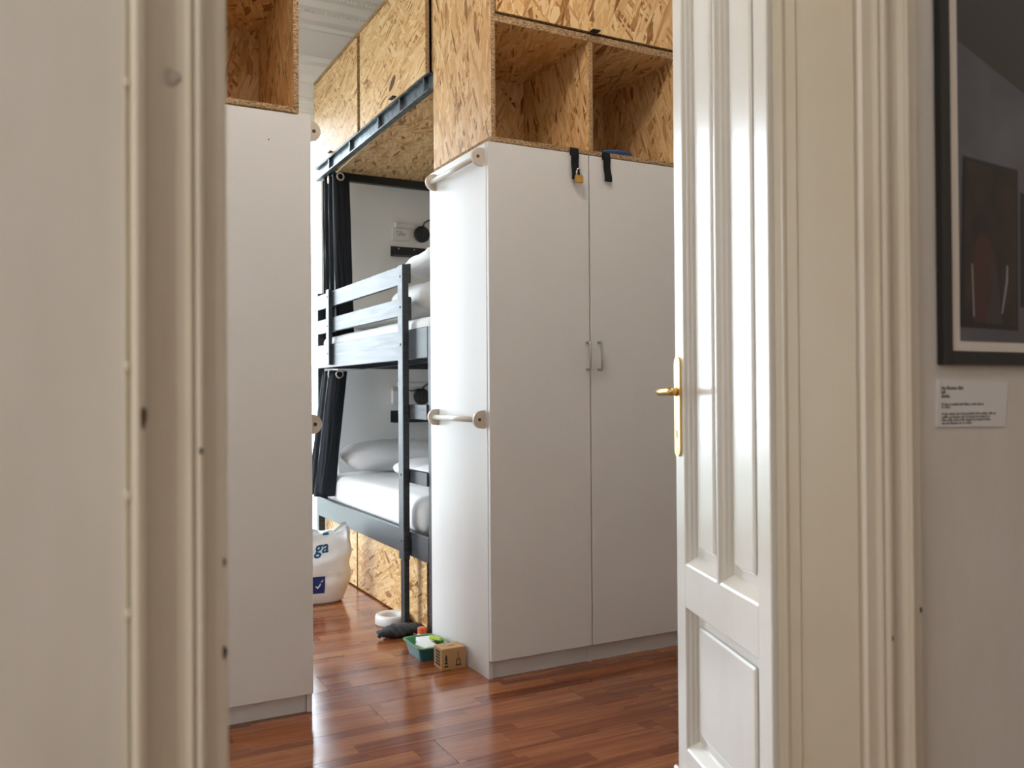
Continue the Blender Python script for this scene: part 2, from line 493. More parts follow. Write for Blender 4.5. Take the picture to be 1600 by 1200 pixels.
# head moulding over the window
prism('trim_2', [(YF, 2.93), (YF-.025, 2.93), (YF-.03, 3.00), (YF-.022, 3.02), (YF-.04, 3.06), (YF-.05, 3.12), (YF-.075, 3.135), (YF-.08, 3.165), (YF, 3.17)], 0, WX0-.12, WX1+.10, 'ceil')
struct(bpy.data.objects['trim_2'], 'white moulded head casing over the tall window', 'moulding')
# window: French window with frame, two casements, panes
glass = bpy.data.materials.new('window_glass'); glass.use_nodes = True
nt = glass.node_tree; nt.nodes.remove(nt.nodes['Principled BSDF'])
tr = nt.nodes.new('ShaderNodeBsdfTransparent'); gl = nt.nodes.new('ShaderNodeBsdfGlossy'); gl.inputs['Roughness'].default_value = .02
fr = nt.nodes.new('ShaderNodeFresnel'); ms = nt.nodes.new('ShaderNodeMixShader')
nt.links.new(fr.outputs[0], ms.inputs[0]); nt.links.new(tr.outputs[0], ms.inputs[1]); nt.links.new(gl.outputs[0], ms.inputs[2]); nt.links.new(ms.outputs[0], nt.nodes['Material Output'].inputs[0])
MT['glass'] = glass
def french_window(wname, wlabel, A0, A1):
    wi = thing(wname, wlabel, 'window', ((A0+A1)/2, YF+.1, 0), kind='structure')
    fy0, fy1 = YF+.12, YF+.17
    bm = bmesh.new()
    add_box(bm, A0, A0+.03, fy0, fy1, 0, WZ); add_box(bm, A1-.03, A1, fy0, fy1, 0, WZ); add_box(bm, A0+.03, A1-.03, fy0, fy1, WZ-.03, WZ); add_box(bm, A0+.03, A1-.03, fy0, fy1, 0, .03)
    finish('window_frame', bm, 'ceil', wi)
    xm = (A0+A1)/2
    for a, b_ in ((A0+.032, xm-.001), (xm+.001, A1-.032)):
        bm = bmesh.new()
        add_box(bm, a, a+.035, fy0+.005, fy1-.005, .032, WZ-.032); add_box(bm, b_-.035, b_, fy0+.005, fy1-.005, .032, WZ-.032)
        add_box(bm, a+.035, b_-.035, fy0+.005, fy1-.005, .032, .12); add_box(bm, a+.035, b_-.035, fy0+.005, fy1-.005, WZ-.09, WZ-.032)
        cs = finish('casement', bm, 'ceil', wi)
        box('pane', a+.036, b_-.036, fy0+.018, fy0+.022, .121, WZ-.091, 'glass', cs)
french_window('window_1', 'tall overexposed balcony window beside the bunk bed', WX0, WX1)
french_window('added_window_2', 'added unseen balcony window behind the left wardrobe', VX0, VX1)  # unseen window added to let more sky light into the dormitory
lw = thing('added_window_3', 'added unseen balcony window in the left dormitory wall', 'window', (XL-.14, (UY0+UY1)/2, 0), kind='structure')  # unseen, added so daylight reaches the bunks from the left
bm = bmesh.new()
add_box(bm, XL-.17, XL-.12, UY0, UY0+.03, 0, WZ); add_box(bm, XL-.17, XL-.12, UY1-.03, UY1, 0, WZ); add_box(bm, XL-.17, XL-.12, UY0+.03, UY1-.03, WZ-.03, WZ); add_box(bm, XL-.17, XL-.12, UY0+.03, UY1-.03, 0, .03)
finish('window_frame', bm, 'ceil', lw)
for k in range(3):
    a = UY0+.032+k*(UY1-UY0-.064)/3; b_ = UY0+.032+(k+1)*(UY1-UY0-.064)/3-.002
    bm = bmesh.new()
    add_box(bm, XL-.165, XL-.125, a, a+.035, .032, WZ-.032); add_box(bm, XL-.165, XL-.125, b_-.035, b_, .032, WZ-.032)
    add_box(bm, XL-.165, XL-.125, a+.035, b_-.035, .032, .12); add_box(bm, XL-.165, XL-.125, a+.035, b_-.035, WZ-.09, WZ-.032)
    cs = finish('casement', bm, 'ceil', lw)
    box('pane', XL-.147, XL-.143, a+.036, b_-.036, .121, WZ-.091, 'glass', cs)
struct(box('balcony_floor', -1.9, 2.6, YF+.2, YF+1.1, -.12, -.02, 'wall_room'), 'stone balcony floor outside the tall window', 'balcony')

MT['ground'] = paint_mat('park_ground', (.20, .22, .19), (.09, .15, .06), .9, 1.0, .25, .0)
struct(box('ground', -120, 120, -60, 160, -9.2, -9.0, 'ground'), 'park ground far below the balcony', 'ground')
# unseen ceiling lamps added to brighten the dormitory entrance and the hallway
MT['lampglass'] = newmat('opal_lamp_glass', (.9, .88, .84), .3)
MT['lampglass'].node_tree.nodes['Principled BSDF'].inputs['Emission Color'].default_value = (1.0, .87, .72, 1)
def added_ceiling_lamp(label, x, y_, power, col, r_=.22):
    t = thing('added_ceiling_lamp', label, 'lamp', (x, y_, ZC-.26))
    bm = bmesh.new(); bmesh.ops.create_uvsphere(bm, u_segments=24, v_segments=12, radius=r_)
    for v in bm.verts: v.co = Vector((x+v.co.x, y_+v.co.y, ZC-.03-r_*.62+v.co.z*.62))
    m = MT['lampglass'].copy(); m.name = 'opal_lamp_glass'
    # radiance of the glowing glass from its wattage
    b_ = m.node_tree.nodes['Principled BSDF']; b_.inputs['Emission Color'].default_value = (*col, 1)
    b_.inputs['Emission Strength'].default_value = power/(PI*4*PI*r_*r_*.7)
    finish('glass_bowl', bm, m, t, True)
    bm = bmesh.new(); add_tube(bm, [(x, y_, ZC-.031), (x, y_, ZC-.0005)], .07, 20); finish('ceiling_rose', bm, 'whiteplastic', t)
    return t
# ------------------------------------------------------------------ doorway trims
def vprofile(name, pts, z0, z1, mat, parent=None):
    return prism(name, pts, 2, z0, z1, mat, parent)
def arc(cx, cy, r, a0, a1, n=6):
    return [(cx+r*math.cos(math.radians(a0+(a1-a0)*i/n)), cy+r*math.sin(math.radians(a0+(a1-a0)*i/n))) for i in range(n+1)]
Y0 = YW
# left casing, from the outer edge (wall) to the inner edge (opening)
c_l = thing('trim_3', 'cream painted moulded door casing left of the doorway with a brown paint chip', 'door casing', ((.069+.174)/2, YW, 0), kind='structure')
pl = [(.069, Y0), (.069, Y0-.006), (.0715, Y0-.006), (.0725, Y0-.003), (.0745, Y0-.003), (.0755, Y0-.026)] + arc(.0805, Y0-.028, .0055, 180, 300, 5) + [(.0875, Y0-.031), (.0885, Y0-.018), (.103, Y0-.018), (.110, Y0-.013), (.120, Y0-.010), (.128, Y0-.013), (.1335, Y0-.019), (.136, Y0-.018), (.137, Y0-.014), (.139, Y0-.014)] + arc(.1435, Y0-.016, .0045, 180, 360, 6) + [(.149, Y0-.010), (.164, Y0-.009), (.170, Y0-.008), (.174, Y0-.003), (.174, Y0)]
vprofile('casing_moulding', pl, 0, OZ+.10, 'trim', c_l)
# paint lumps in the joint between wall and casing
for zz in (1.512, 1.40, 1.10, .964, .84, .66):
    bm = bmesh.new(); add_cushion(bm, (.0715, Y0-.008, zz), .0035, .004, .006, nu=10, nv=6, amp=.0004, fold=0)
    finish('paint_lump', bm, 'trim', c_l, True)
def chip(name, x, y, z, rx, rz, mat, parent, face='-Y', seed=1):
    bm = bmesh.new()
    n = 14
    P = []
    for k in range(n):
        a = 2*PI*k/n; s = 1+.18*math.sin(3*a+seed)
        P.append((rx*s*math.cos(a), rz*s*math.sin(a)))
    if face == '-Y':
        add_prism(bm, [(x+p[0], z+p[1]) for p in P], 1, y-.0012, y)
    else:
        add_prism(bm, [(y+p[0], z+p[1]) for p in P], 0, x-.0012, x)
    return finish(name, bm, mat, parent)
MT['grey_dot'] = newmat('grey_dot_colour', (.50, .46, .41), .6)  # round grey spot, slightly darker than the casing paint
chip('grey_dot_mark', .1155, Y0-.0128, 1.412, .0075, .0085, 'grey_dot', c_l)
chip('paint_chip', .0855, Y0-.031, 1.047, .0026, .0125, 'chipdark', c_l)
chip('paint_chip', .0845, Y0-.0322, 1.046, .0020, .0095, 'chip', c_l)
chip('paint_chip', .1435, Y0-.0203, 1.009, .0020, .0035, 'chipdark', c_l)
chip('paint_chip', .1695, Y0-.0082, .786, .0022, .0075, 'chipdark', c_l)
chip('paint_chip', .1695, Y0-.0082, .885, .0016, .005, 'chip', c_l)
chip('paint_chip', .1475, Y0-.0104, .665, .0016, .005, 'chip', c_l)
# right casing
c_r = thing('trim_4', 'cream painted moulded door casing right of the doorway beside the picture', 'door casing', ((1.189+1.314)/2, YW, 0), kind='structure')
pr = [(1.189, Y0), (1.189, Y0-.010), (1.207, Y0-.012), (1.2085, Y0-.012)] + arc(1.2135, Y0-.017, .005, 180, 360, 6) + [(1.219, Y0-.018)] + arc(1.2265, Y0-.020, .007, 180, 360, 7) + [(1.2345, Y0-.007), (1.245, Y0-.007), (1.256, Y0-.010), (1.266, Y0-.016), (1.272, Y0-.024), (1.2735, Y0-.024)] + arc(1.2775, Y0-.026, .004, 180, 360, 5) + [(1.283, Y0-.020), (1.312, Y0-.018), (1.314, Y0-.016), (1.314, Y0)]
vprofile('casing_moulding', pr, 0, OZ+.10, 'trim', c_r)
chip('paint_chip', 1.2365, Y0-.0075, .712, .0026, .005, 'chipdark', c_r)
chip('paint_chip', 1.309, Y0-.0185, .695, .0016, .005, 'chipdark', c_r)
chip('paint_chip', 1.2265, Y0-.0275, .66, .001, .004, 'chip', c_r)
box('trim_5', .069, 1.314, YW-.02, YW, OZ+.10, OZ+.22, 'trim'); struct(bpy.data.objects['trim_5'], 'cream head casing above the doorway', 'door casing')
# jambs (reveal linings)
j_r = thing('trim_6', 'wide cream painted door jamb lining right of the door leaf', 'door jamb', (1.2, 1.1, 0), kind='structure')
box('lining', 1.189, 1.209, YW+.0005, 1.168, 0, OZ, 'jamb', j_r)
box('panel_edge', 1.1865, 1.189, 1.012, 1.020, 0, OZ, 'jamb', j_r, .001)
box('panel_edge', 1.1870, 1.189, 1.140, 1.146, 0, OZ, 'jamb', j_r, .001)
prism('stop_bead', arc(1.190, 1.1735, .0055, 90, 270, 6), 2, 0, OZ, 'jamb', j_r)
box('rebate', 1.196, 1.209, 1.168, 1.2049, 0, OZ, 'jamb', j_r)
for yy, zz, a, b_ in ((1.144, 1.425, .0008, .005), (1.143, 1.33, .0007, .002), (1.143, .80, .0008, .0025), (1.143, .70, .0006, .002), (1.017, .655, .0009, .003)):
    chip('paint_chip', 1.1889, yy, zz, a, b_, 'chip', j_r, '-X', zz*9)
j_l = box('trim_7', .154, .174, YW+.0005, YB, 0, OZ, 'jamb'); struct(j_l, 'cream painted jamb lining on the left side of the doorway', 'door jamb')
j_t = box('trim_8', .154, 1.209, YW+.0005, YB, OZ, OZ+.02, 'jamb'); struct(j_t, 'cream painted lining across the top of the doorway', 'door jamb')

# ------------------------------------------------------------------ door leaf (open into the dormitory)
AL = math.radians(19.6)
HX, HY = 1.189, 1.214
DM = Matrix(((math.sin(AL), -math.cos(AL), 0, HX), (math.cos(AL), math.sin(AL), 0, HY), (0, 0, 1, 0), (0, 0, 0, 1)))
# local: x = along the leaf from the hinge, y = out of the visible face, z up
dr = thing('door_1', 'white paneled door leaf standing open with a brass lever handle', 'door', (HX, HY, 0), kind='structure')
def dbox(name, x0, x1, y0, y1, z0, z1, mat='leaf', parent=None, bev=.0):
    return box(name, x0, x1, y0, y1, z0, z1, mat, parent or dr, bev, 1, DM)
T = -.042
W = .532
DT = 2.58
dbox('stile', 0, .060, T, 0, .01, DT, bev=.002)
dbox('stile', .472, W, T, 0, .01, DT, bev=.002)
dbox('rail', .060, .472, T, 0, .552, .652, bev=.0)
dbox('rail', .060, .472, T, 0, .01, .21, bev=.0)
dbox('rail', .060, .472, T, 0, DT-.12, DT, bev=.0)
# mullion: narrow rounded bar
bm = bmesh.new(); add_prism(bm, [(.257, T), (.257, -.010), (.2605, -.001), (.264, 0), (.270, 0), (.2735, -.001), (.277, -.010), (.277, T)], 2, .652, DT-.12)
for v in bm.verts: v.co = DM @ v.co
finish('mullion', bm, 'leaf', dr)
def leaf_panel(u0, u1, z0, z1):
    """sunk panel with sloped sill, moulded edges and a raised field"""
    bm = bmesh.new(); add_box(bm, u0, u1, T+.004, -.029, z0, z1, M=DM)
    p = finish('panel', bm, 'leaf', dr)
    bm = bmesh.new()
    # moulding on the far and near sides (stepped) and sloped sill / head
    for (a, s) in ((u0, 1), (u1, -1)):
        V = add_prism(bm, [(a, -.029), (a+s*.010, -.029), (a+s*.009, -.022), (a+s*.0055, -.019), (a+s*.005, -.012), (a+s*.001, -.009), (a, -.003)], 2, z0, z1)
        for v in V: v.co = DM @ v.co
    V = add_prism(bm, [(-.029, z0), (-.001, z0), (-.004, z0+.004), (-.024, z0+.018), (-.029, z0+.022)], 0, u0, u1)
    for v in V: v.co = DM @ v.co
    V = add_prism(bm, [(-.029, z1), (-.001, z1), (-.004, z1-.004), (-.024, z1-.016), (-.029, z1-.018)], 0, u0, u1)
    for v in V: v.co = DM @ v.co
    finish('panel_moulding', bm, 'leaf', p)
    bm = bmesh.new()
    V = add_box(bm, u0+.062, u1-.030, -.029, -.0205, z0+.045, z1-.04, .005, M=DM)
    finish('raised_field', bm, 'leaf', p)
leaf_panel(.060, .257, .652, DT-.12)
leaf_panel(.277, .472, .652, DT-.12)
leaf_panel(.060, .472, .21, .552)
dbox('kick_board', -.002, W+.004, 0, .012, .012, .150, bev=.004)
# long brass handle plate with lever
bm = bmesh.new()
pp = [(.5055+.019*math.cos(a), 1.032+.1025*(1 if math.sin(a) > 0 else -1)+.019*math.sin(a)) for a in [2*PI*k/24+.001 for k in range(24)]]
V = add_prism(bm, pp, 1, 0, .006)
for v in V: v.co = DM @ v.co
hp = finish('handle_plate', bm, 'brass', dr); hp['label'] = 'long brass handle plate'
def dpts(ps): return [DM @ Vector(p) for p in ps]
tube('lever', dpts([(.5055, .006, 1.068), (.5055, .012, 1.068), (.5055, .040, 1.068), (.503, .049, 1.068), (.494, .053, 1.068), (.47, .053, 1.069), (.43, .052, 1.071), (.405, .050, 1.070), (.398, .049, 1.069)]), [.012, .009, .0085, .009, .009, .0085, .0085, .008, .004], 'brass', hp, 12)
for zz, r_, h in ((.965, .003, .010), (.92, .0022, .003), (1.142, .0022, .002)):
    bm = bmesh.new(); add_box(bm, .5055-r_, .5055+r_, .006, .0066, zz-h, zz+h, M=DM)
    finish('keyhole' if h > .005 else 'screw', bm, 'ink', hp)

added_ceiling_lamp('added unseen opal glass ceiling lamp brightening the dormitory entrance', .80, 1.95, 35, (1.0, .93, .86))
added_ceiling_lamp('added unseen opal glass ceiling lamp brightening the hallway', 1.7, -.5, 11, (1.0, .92, .82))
# ================================================================== HALLWAY THINGS
# framed picture on the right wall
fx0, fz0, fx1, fz1 = 1.383, 1.113, 2.02, 1.90
py = YW
pic = thing('framed_picture', 'black framed dark picture hanging on the hallway wall above the caption card', 'picture', ((fx0+fx1)/2, py, fz0))
FWD = .025
for nm, a in (('frame_bar', (fx0, fx0+FWD, fz0, fz1)), ('frame_bar', (fx1-FWD, fx1, fz0, fz1)), ('frame_bar', (fx0+FWD, fx1-FWD, fz0, fz0+FWD)), ('frame_bar', (fx0+FWD, fx1-FWD, fz1-FWD, fz1))):
    box(nm, a[0], a[1], py-.016, py, a[2], a[3], 'frame', pic, .002)
box('mount', fx0+FWD, fx1-FWD, py-.010, py-.004, fz0+FWD, fz1-FWD, 'mat', pic)
# hallway reflection in the glass, painted as flat shapes on a dark print
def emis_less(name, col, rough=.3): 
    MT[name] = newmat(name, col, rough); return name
emis_less('reflection_wall', (.10, .105, .125)); emis_less('reflection_ceiling', (.035, .032, .032)); emis_less('reflection_black', (.010, .008, .009)); emis_less('reflection_brown', (.035, .020, .014)); emis_less('reflection_red', (.050, .014, .012)); emis_less('reflection_line', (.30, .30, .32)); emis_less('reflection_pale', (.15, .16, .19))
nt = MT['reflection_wall'].node_tree
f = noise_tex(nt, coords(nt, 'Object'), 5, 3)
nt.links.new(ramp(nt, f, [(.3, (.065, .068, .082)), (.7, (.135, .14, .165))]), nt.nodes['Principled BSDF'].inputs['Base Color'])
nt = MT['reflection_brown'].node_tree
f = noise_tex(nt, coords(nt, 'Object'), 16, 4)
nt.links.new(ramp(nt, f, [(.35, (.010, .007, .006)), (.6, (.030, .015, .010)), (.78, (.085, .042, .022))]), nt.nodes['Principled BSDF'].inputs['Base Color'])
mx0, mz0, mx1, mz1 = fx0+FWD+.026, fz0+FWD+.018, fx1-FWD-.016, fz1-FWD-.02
prt = box('print', mx0, mx1, py-.0106, py-.010, mz0, mz1, 'reflection_wall', pic); prt['label'] = 'dark print painted with the glass reflection of the hallway and its framed pictures'
def flat(name, poly, mat, k):
    bm = bmesh.new()
    V = [bm.verts.new((p[0], py-.0106-.0003*k, p[1])) for p in poly]
    bm.faces.new(V); return finish(name, bm, mat, prt)
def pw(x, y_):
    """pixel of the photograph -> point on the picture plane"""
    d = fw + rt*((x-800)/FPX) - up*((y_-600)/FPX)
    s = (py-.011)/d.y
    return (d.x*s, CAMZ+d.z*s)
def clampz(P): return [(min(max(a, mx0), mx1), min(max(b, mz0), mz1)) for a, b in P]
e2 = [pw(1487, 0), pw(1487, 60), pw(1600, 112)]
flat('reflected_ceiling', [(mx0, mz1), (mx0, e2[1][1]), (mx1, e2[2][1]-.16), (mx1, mz1)], 'reflection_ceiling', 1)
flat('reflected_edge', clampz([pw(1488.5, 60), pw(1492.5, 63), pw(1493, 300), pw(1491, 480), pw(1493, 538), pw(1488.5, 538), pw(1487.5, 300)]), 'reflection_pale', 1)
flat('reflected_frame', [pw(1504, 243), pw(1590, 266), pw(1591, 517), pw(1500, 511)], 'reflection_black', 2)
flat('reflected_picture', [pw(1508, 251), pw(1586, 271), pw(1587, 509), pw(1505, 504)], 'reflection_brown', 3)
flat('reflected_figure', [pw(1519, 392), pw(1526, 374), pw(1533, 362), pw(1541, 368), pw(1549, 384), pw(1556, 404), pw(1559, 440), pw(1555, 505), pw(1521, 503), pw(1517, 450)], 'reflection_red', 4)
flat('reflected_figure', [pw(1532+9*math.cos(k*.52), 350+16*math.sin(k*.52)) for k in range(12)], 'reflection_black', 5)
flat('reflected_figure', [pw(1546, 400), pw(1556, 420), pw(1566, 506), pw(1540, 506), pw(1548, 450)], 'reflection_ceiling', 5)
flat('printed_or_reflected_line', [pw(1517, 412), pw(1519, 412), pw(1522, 495), pw(1520, 495)], 'reflection_line', 5)
flat('printed_or_reflected_line', [pw(1572, 415), pw(1574, 415), pw(1574, 440), pw(1566, 490), pw(1564, 490), pw(1571, 440)], 'reflection_line', 5)
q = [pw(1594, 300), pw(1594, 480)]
flat('reflected_frame', [(q[0][0], q[0][1]), (mx1-.12, q[0][1]-.05), (mx1-.12, q[1][1]), (q[1][0], q[1][1])], 'reflection_black', 2)
# caption card
cx0, cx1, cz0, cz1 = 1.380, 1.585, 1.002, 1.088
cap = thing('caption_card', 'small white printed caption card on the wall under the framed picture', 'caption card', ((cx0+cx1)/2, py, cz0))
bm = bmesh.new()
add_prism(bm, [(1.378, 1.004), (1.572, 1.000), (1.583, 1.083), (1.383, 1.088)], 1, py-.003, py)
finish('card', bm, 'paper', cap)
def capline(z, words, h, stroke):
    """a line of print too small to read in the photograph: letter-sized strokes grouped into words"""
    bm = bmesh.new()
    x = 1.391
    for n_ in words:
        for k in range(n_):
            hh = h*random.choice((.62, .62, .7, 1.0)); dz = -.006*(x-1.391)
            add_box(bm, x, x+stroke, py-.0034, py-.0029, z+dz, z+dz+hh)
            if random.random() < .6:
                zz = z+dz+random.choice((0, hh*.45, hh-h*.16))
                add_box(bm, x, x+stroke*2.1, py-.0034, py-.0029, zz, zz+h*.16)
            x += stroke*2.3
        x += stroke*2.4
    finish('printed_or_reflected_line', bm, 'ink', cap)
capline(1.0695, (5, 11, 6), .0068, .0011)
capline(1.0622, (5,), .0068, .0011)
capline(1.0550, (9,), .0068, .0011)
capline(1.0415, (3, 5, 3, 9, 5, 8, 2, 5, 6, 3), .0046, .00088)
capline(1.0365, (3, 8), .0046, .00088)
capline(1.0245, (3, 5, 9, 5, 2, 6, 9, 3, 3, 11, 6, 4), .0044, .00086)
capline(1.0190, (9, 4, 11, 5, 3, 10, 4, 8, 2, 3), .0044, .00086)
capline(1.0135, (8, 6, 9, 6, 10, 4, 8, 3, 7), .0044, .00086)
capline(1.0080, (5, 5, 11, 4, 3, 9), .0044, .00086)

# ================================================================== WARDROBES
YD = 2.898           # face of the wardrobe doors
W1X0, W1X1, W1T = 1.442, 2.342, 2.008
W1B = 3.462
def bow_handle(x, z0, z1, parent):
    bm = bmesh.new()
    add_tube(bm, [(x, YD, z0+.008), (x, YD-.022, z0+.006), (x, YD-.026, z0+.012), (x, YD-.026, z1-.012), (x, YD-.022, z1-.006), (x, YD, z1-.008)], .0052, 10)
    o = finish('handle', bm, 'chrome', parent, True); o['label'] = 'grey metal bow handle'
def wardrobe(label, x0, x1, gaps, bottom_right_post):
    t = thing('wardrobe', label, 'wardrobe', ((x0+x1)/2, (YD+W1B)/2, 0))
    box('side_panel', x0, x0+.018, YD+.020, W1B, 0, W1T, 'laminate', t, .001)
    box('side_panel', x1-.018, x1, YD+.020, W1B, 0, W1T, 'laminate', t, .001)
    box('top_panel', x0+.018, x1-.018, YD+.020, W1B, W1T-.018, W1T, 'laminate', t)
    box('bottom_panel', x0+.018, x1-.018, YD+.020, W1B, .068, .086, 'laminate', t)
    box('back_panel', x0+.018, x1-.018, W1B-.008, W1B, .086, W1T-.018, 'laminate', t)
    box('plinth', x0+.019, x1-.019, YD+.030, YD+.046, 0, .066, 'laminate', t)
    return t
# right wardrobe
wd = wardrobe('white two-door wardrobe with two grey bow handles in front of the bunk bed', W1X0, W1X1, None, True)
d1 = box('door', W1X0+.001, 1.8865, YD, YD+.018, .070, W1T-.001, 'laminate', wd, .0012)
bow_handle(1.873, 1.150, 1.272, d1)
d2 = box('door', 1.8915, W1X1-.001, YD, YD+.018, .070, W1T-.001, 'laminate', wd, .0012)
bow_handle(1.9275, 1.150, 1.272, d2)
box('plinth_foot', 1.880, 1.898, YD+.022, YD+.030, 0, .068, 'laminate', wd)
# left wardrobe
W2X0, W2X1 = -.122, .778
wd2 = wardrobe('white wardrobe left of the passage, partly hidden by the door casing', W2X0, W2X1, None, False)
d3 = box('door', W2X0+.001, .3265, YD, YD+.018, .066, W1T-.005, 'laminate', wd2, .0012)
bow_handle(.309, 1.150, 1.272, d3)
d4 = box('door', .3295, W2X1-.001, YD, YD+.018, .066, W1T-.005, 'laminate', wd2, .0012)
bow_handle(.3675, 1.150, 1.272, d4)
bm = bmesh.new(); add_tube(bm, [(.637, YD-.0008, 1.907), (.637, YD+.001, 1.907)], .0022, 10); finish('screw_hole', bm, 'chipdark', d4)

# towel rails
def rail(label, xs, sgn, ya, yb, z):
    t = thing('towel_rail', label, 'towel rail', (xs+sgn*.022, (ya+yb)/2, z-.034), 'wooden rod rails screwed to the wardrobe sides')
    xc = xs+sgn*.022
    for yy in (ya, yb):
        poly = [(xs+sgn*.0005, z-.034), (xs+sgn*.012, z-.034)] + [(xs+sgn*(.012+.034*math.cos(a)), z+.034*math.sin(a)) for a in [-PI/2+PI*k/14 for k in range(1, 14)]] + [(xs+sgn*.012, z+.034), (xs+sgn*.0005, z+.034)]
        bm = bmesh.new(); add_prism(bm, poly, 1, yy-.007, yy+.007)
        b_ = finish('bracket', bm, 'beige', t); b_['label'] = 'rounded beige end bracket'
        bm = bmesh.new(); add_tube(bm, [(xc, yy-.0082, z), (xc, yy-.007, z)], .0065, 12)
        finish('screw', bm, 'chip', b_)
    tube('rod', [(xc, ya+.007, z), (xc, yb-.007, z)], .0105, 'rodplastic', t, 14)
rail('upper cream rod rail on the side of the right wardrobe', W1X0, -1, 2.945, 3.395, 1.957)
rail('lower cream rod rail on the side of the right wardrobe', W1X0, -1, 2.945, 3.385, .968)
rail('upper rod rail end on the edge of the left wardrobe', W2X1, 1, 2.952, 3.395, 1.969)
rail('lower rod rail end on the edge of the left wardrobe', W2X1, 1, 2.952, 3.395, .965)

# straps and padlock on the right wardrobe doors
def strap(label, x, zt, zb, w_, lean):
    t = thing('locking_strap', label, 'strap', (x, YD-.006, zb), 'black webbing straps hanging over the wardrobe doors')
    bm = bmesh.new()
    n = 14
    prof = []
    for k in range(n+1):
        f_ = k/n
        z = zt+(zb-zt)*f_
        yb = YD-.003-.006*math.sin(min(1, f_*1.4)*PI*.5)-.003*math.sin(f_*9)
        prof.append((yb, z))
    for k in range(n):
        (ya, za), (yb, zb2) = prof[k], prof[k+1]
        fa, fb = k/n, (k+1)/n
        wa = w_*(1.0-.10*math.sin(fa*PI)); wb = w_*(1.0-.10*math.sin(fb*PI))
        xa, xb = x+lean*fa, x+lean*fb
        V = [bm.verts.new(p) for p in ((xa-wa, ya, za), (xa+wa, ya, za), (xb+wb, yb, zb2), (xb-wb, yb, zb2), (xa-wa, ya-.006, za), (xa+wa, ya-.006, za), (xb+wb, yb-.006, zb2), (xb-wb, yb-.006, zb2))]
        for q_ in ((0, 1, 2, 3), (4, 5, 6, 7), (0, 1, 5, 4), (2, 3, 7, 6), (0, 3, 7, 4), (1, 2, 6, 5)):
            bm.faces.new([V[i] for i in q_])
    bmesh.ops.remove_doubles(bm, verts=bm.verts, dist=1e-5)
    finish('webbing', bm, 'webbing', t)
    box('fixing_loop', x-w_*1.02, x+w_*1.02, YD-.012, YD-.001, zt-.030, zt-.004, 'webbing', t, .002)
    return t
strap('black webbing strap with the brass padlock on the left wardrobe door', 1.8165, 2.026, 1.902, .0175, .003)
strap('empty black webbing strap on the right wardrobe door', 1.966, 2.026, 1.908, .0165, .006)
pk = thing('padlock', 'small brass padlock hanging from the black strap', 'padlock', (1.8235, YD-.0285, 1.884))
box('lock_body', 1.8065, 1.8405, YD-.036, YD-.021, 1.884, 1.914, 'lockbrass', pk, .003, 2)
tube('shackle', [(1.8125, YD-.0285, 1.912), (1.8125, YD-.0285, 1.930), (1.8155, YD-.0285, 1.938), (1.8235, YD-.0285, 1.943), (1.8315, YD-.0285, 1.938), (1.8345, YD-.0285, 1.930), (1.8345, YD-.0285, 1.912)], .0032, 'steel', pk, 10)

# ================================================================== OSB STORAGE
def obox(name, x0, x1, y0, y1, z0, z1, parent, flake='osb'):
    """osb board: two wide faces in flake material, narrow faces in the chip edge material"""
    bm = bmesh.new(); add_box(bm, x0, x1, y0, y1, z0, z1, .0008)
    bmesh.ops.recalc_face_normals(bm, faces=bm.faces)
    d = (x1-x0, y1-y0, z1-z0); thin = min(range(3), key=lambda i: d[i])
    for f_ in bm.faces:
        f_.material_index = 0 if abs(f_.normal[thin]) > .9 else 1
    return finish(name, bm, [flake, 'edge'], parent)
def tab(parent, x0, x1, y0, y1, z0, z1):
    o = box('pull_tab', x0, x1, y0, y1, z0, z1, 'blackplastic', parent, .002); o['label'] = 'black pull tab'
# on top of the right wardrobe
oc = thing('osb_storage_unit', 'oriented strand board storage unit standing on the right wardrobe', 'storage unit', (1.9, 3.17, 2.010))
BX0, BX1, BT = 1.457, 2.342, 3.02
obox('side_panel', BX0, BX0+.018, YD, 3.45, 2.028, BT, oc)
obox('side_panel', BX1-.018, BX1, YD, 3.45, 2.028, BT, oc)
obox('base_board', BX0, BX1, YD, 3.45, 2.010, 2.028, oc)
obox('shelf', BX0+.018, BX1-.018, YD, 3.44, 2.462, 2.490, oc)
obox('divider', 1.893, 1.911, YD+.002, 3.44, 2.028, 2.462, oc)
obox('top_board', BX0+.018, BX1-.018, YD+.02, 3.44, BT-.018, BT, oc)
obox('back_panel', BX0+.018, BX1-.018, 3.44, 3.45, 2.028, BT, oc)
ud = obox('door', BX0+.021, BX1-.004, YD-.002, YD+.016, 2.500, BT-.02, oc)
tab(ud, 1.895, 1.932, YD-.030, YD-.002, 2.498, 2.504)
box('batten', BX0+.022, 1.585, 3.405, 3.438, 2.028, 2.40, 'pine', oc)
box('batten', 1.914, 1.965, 3.405, 3.438, 2.028, 2.40, 'pine', oc)
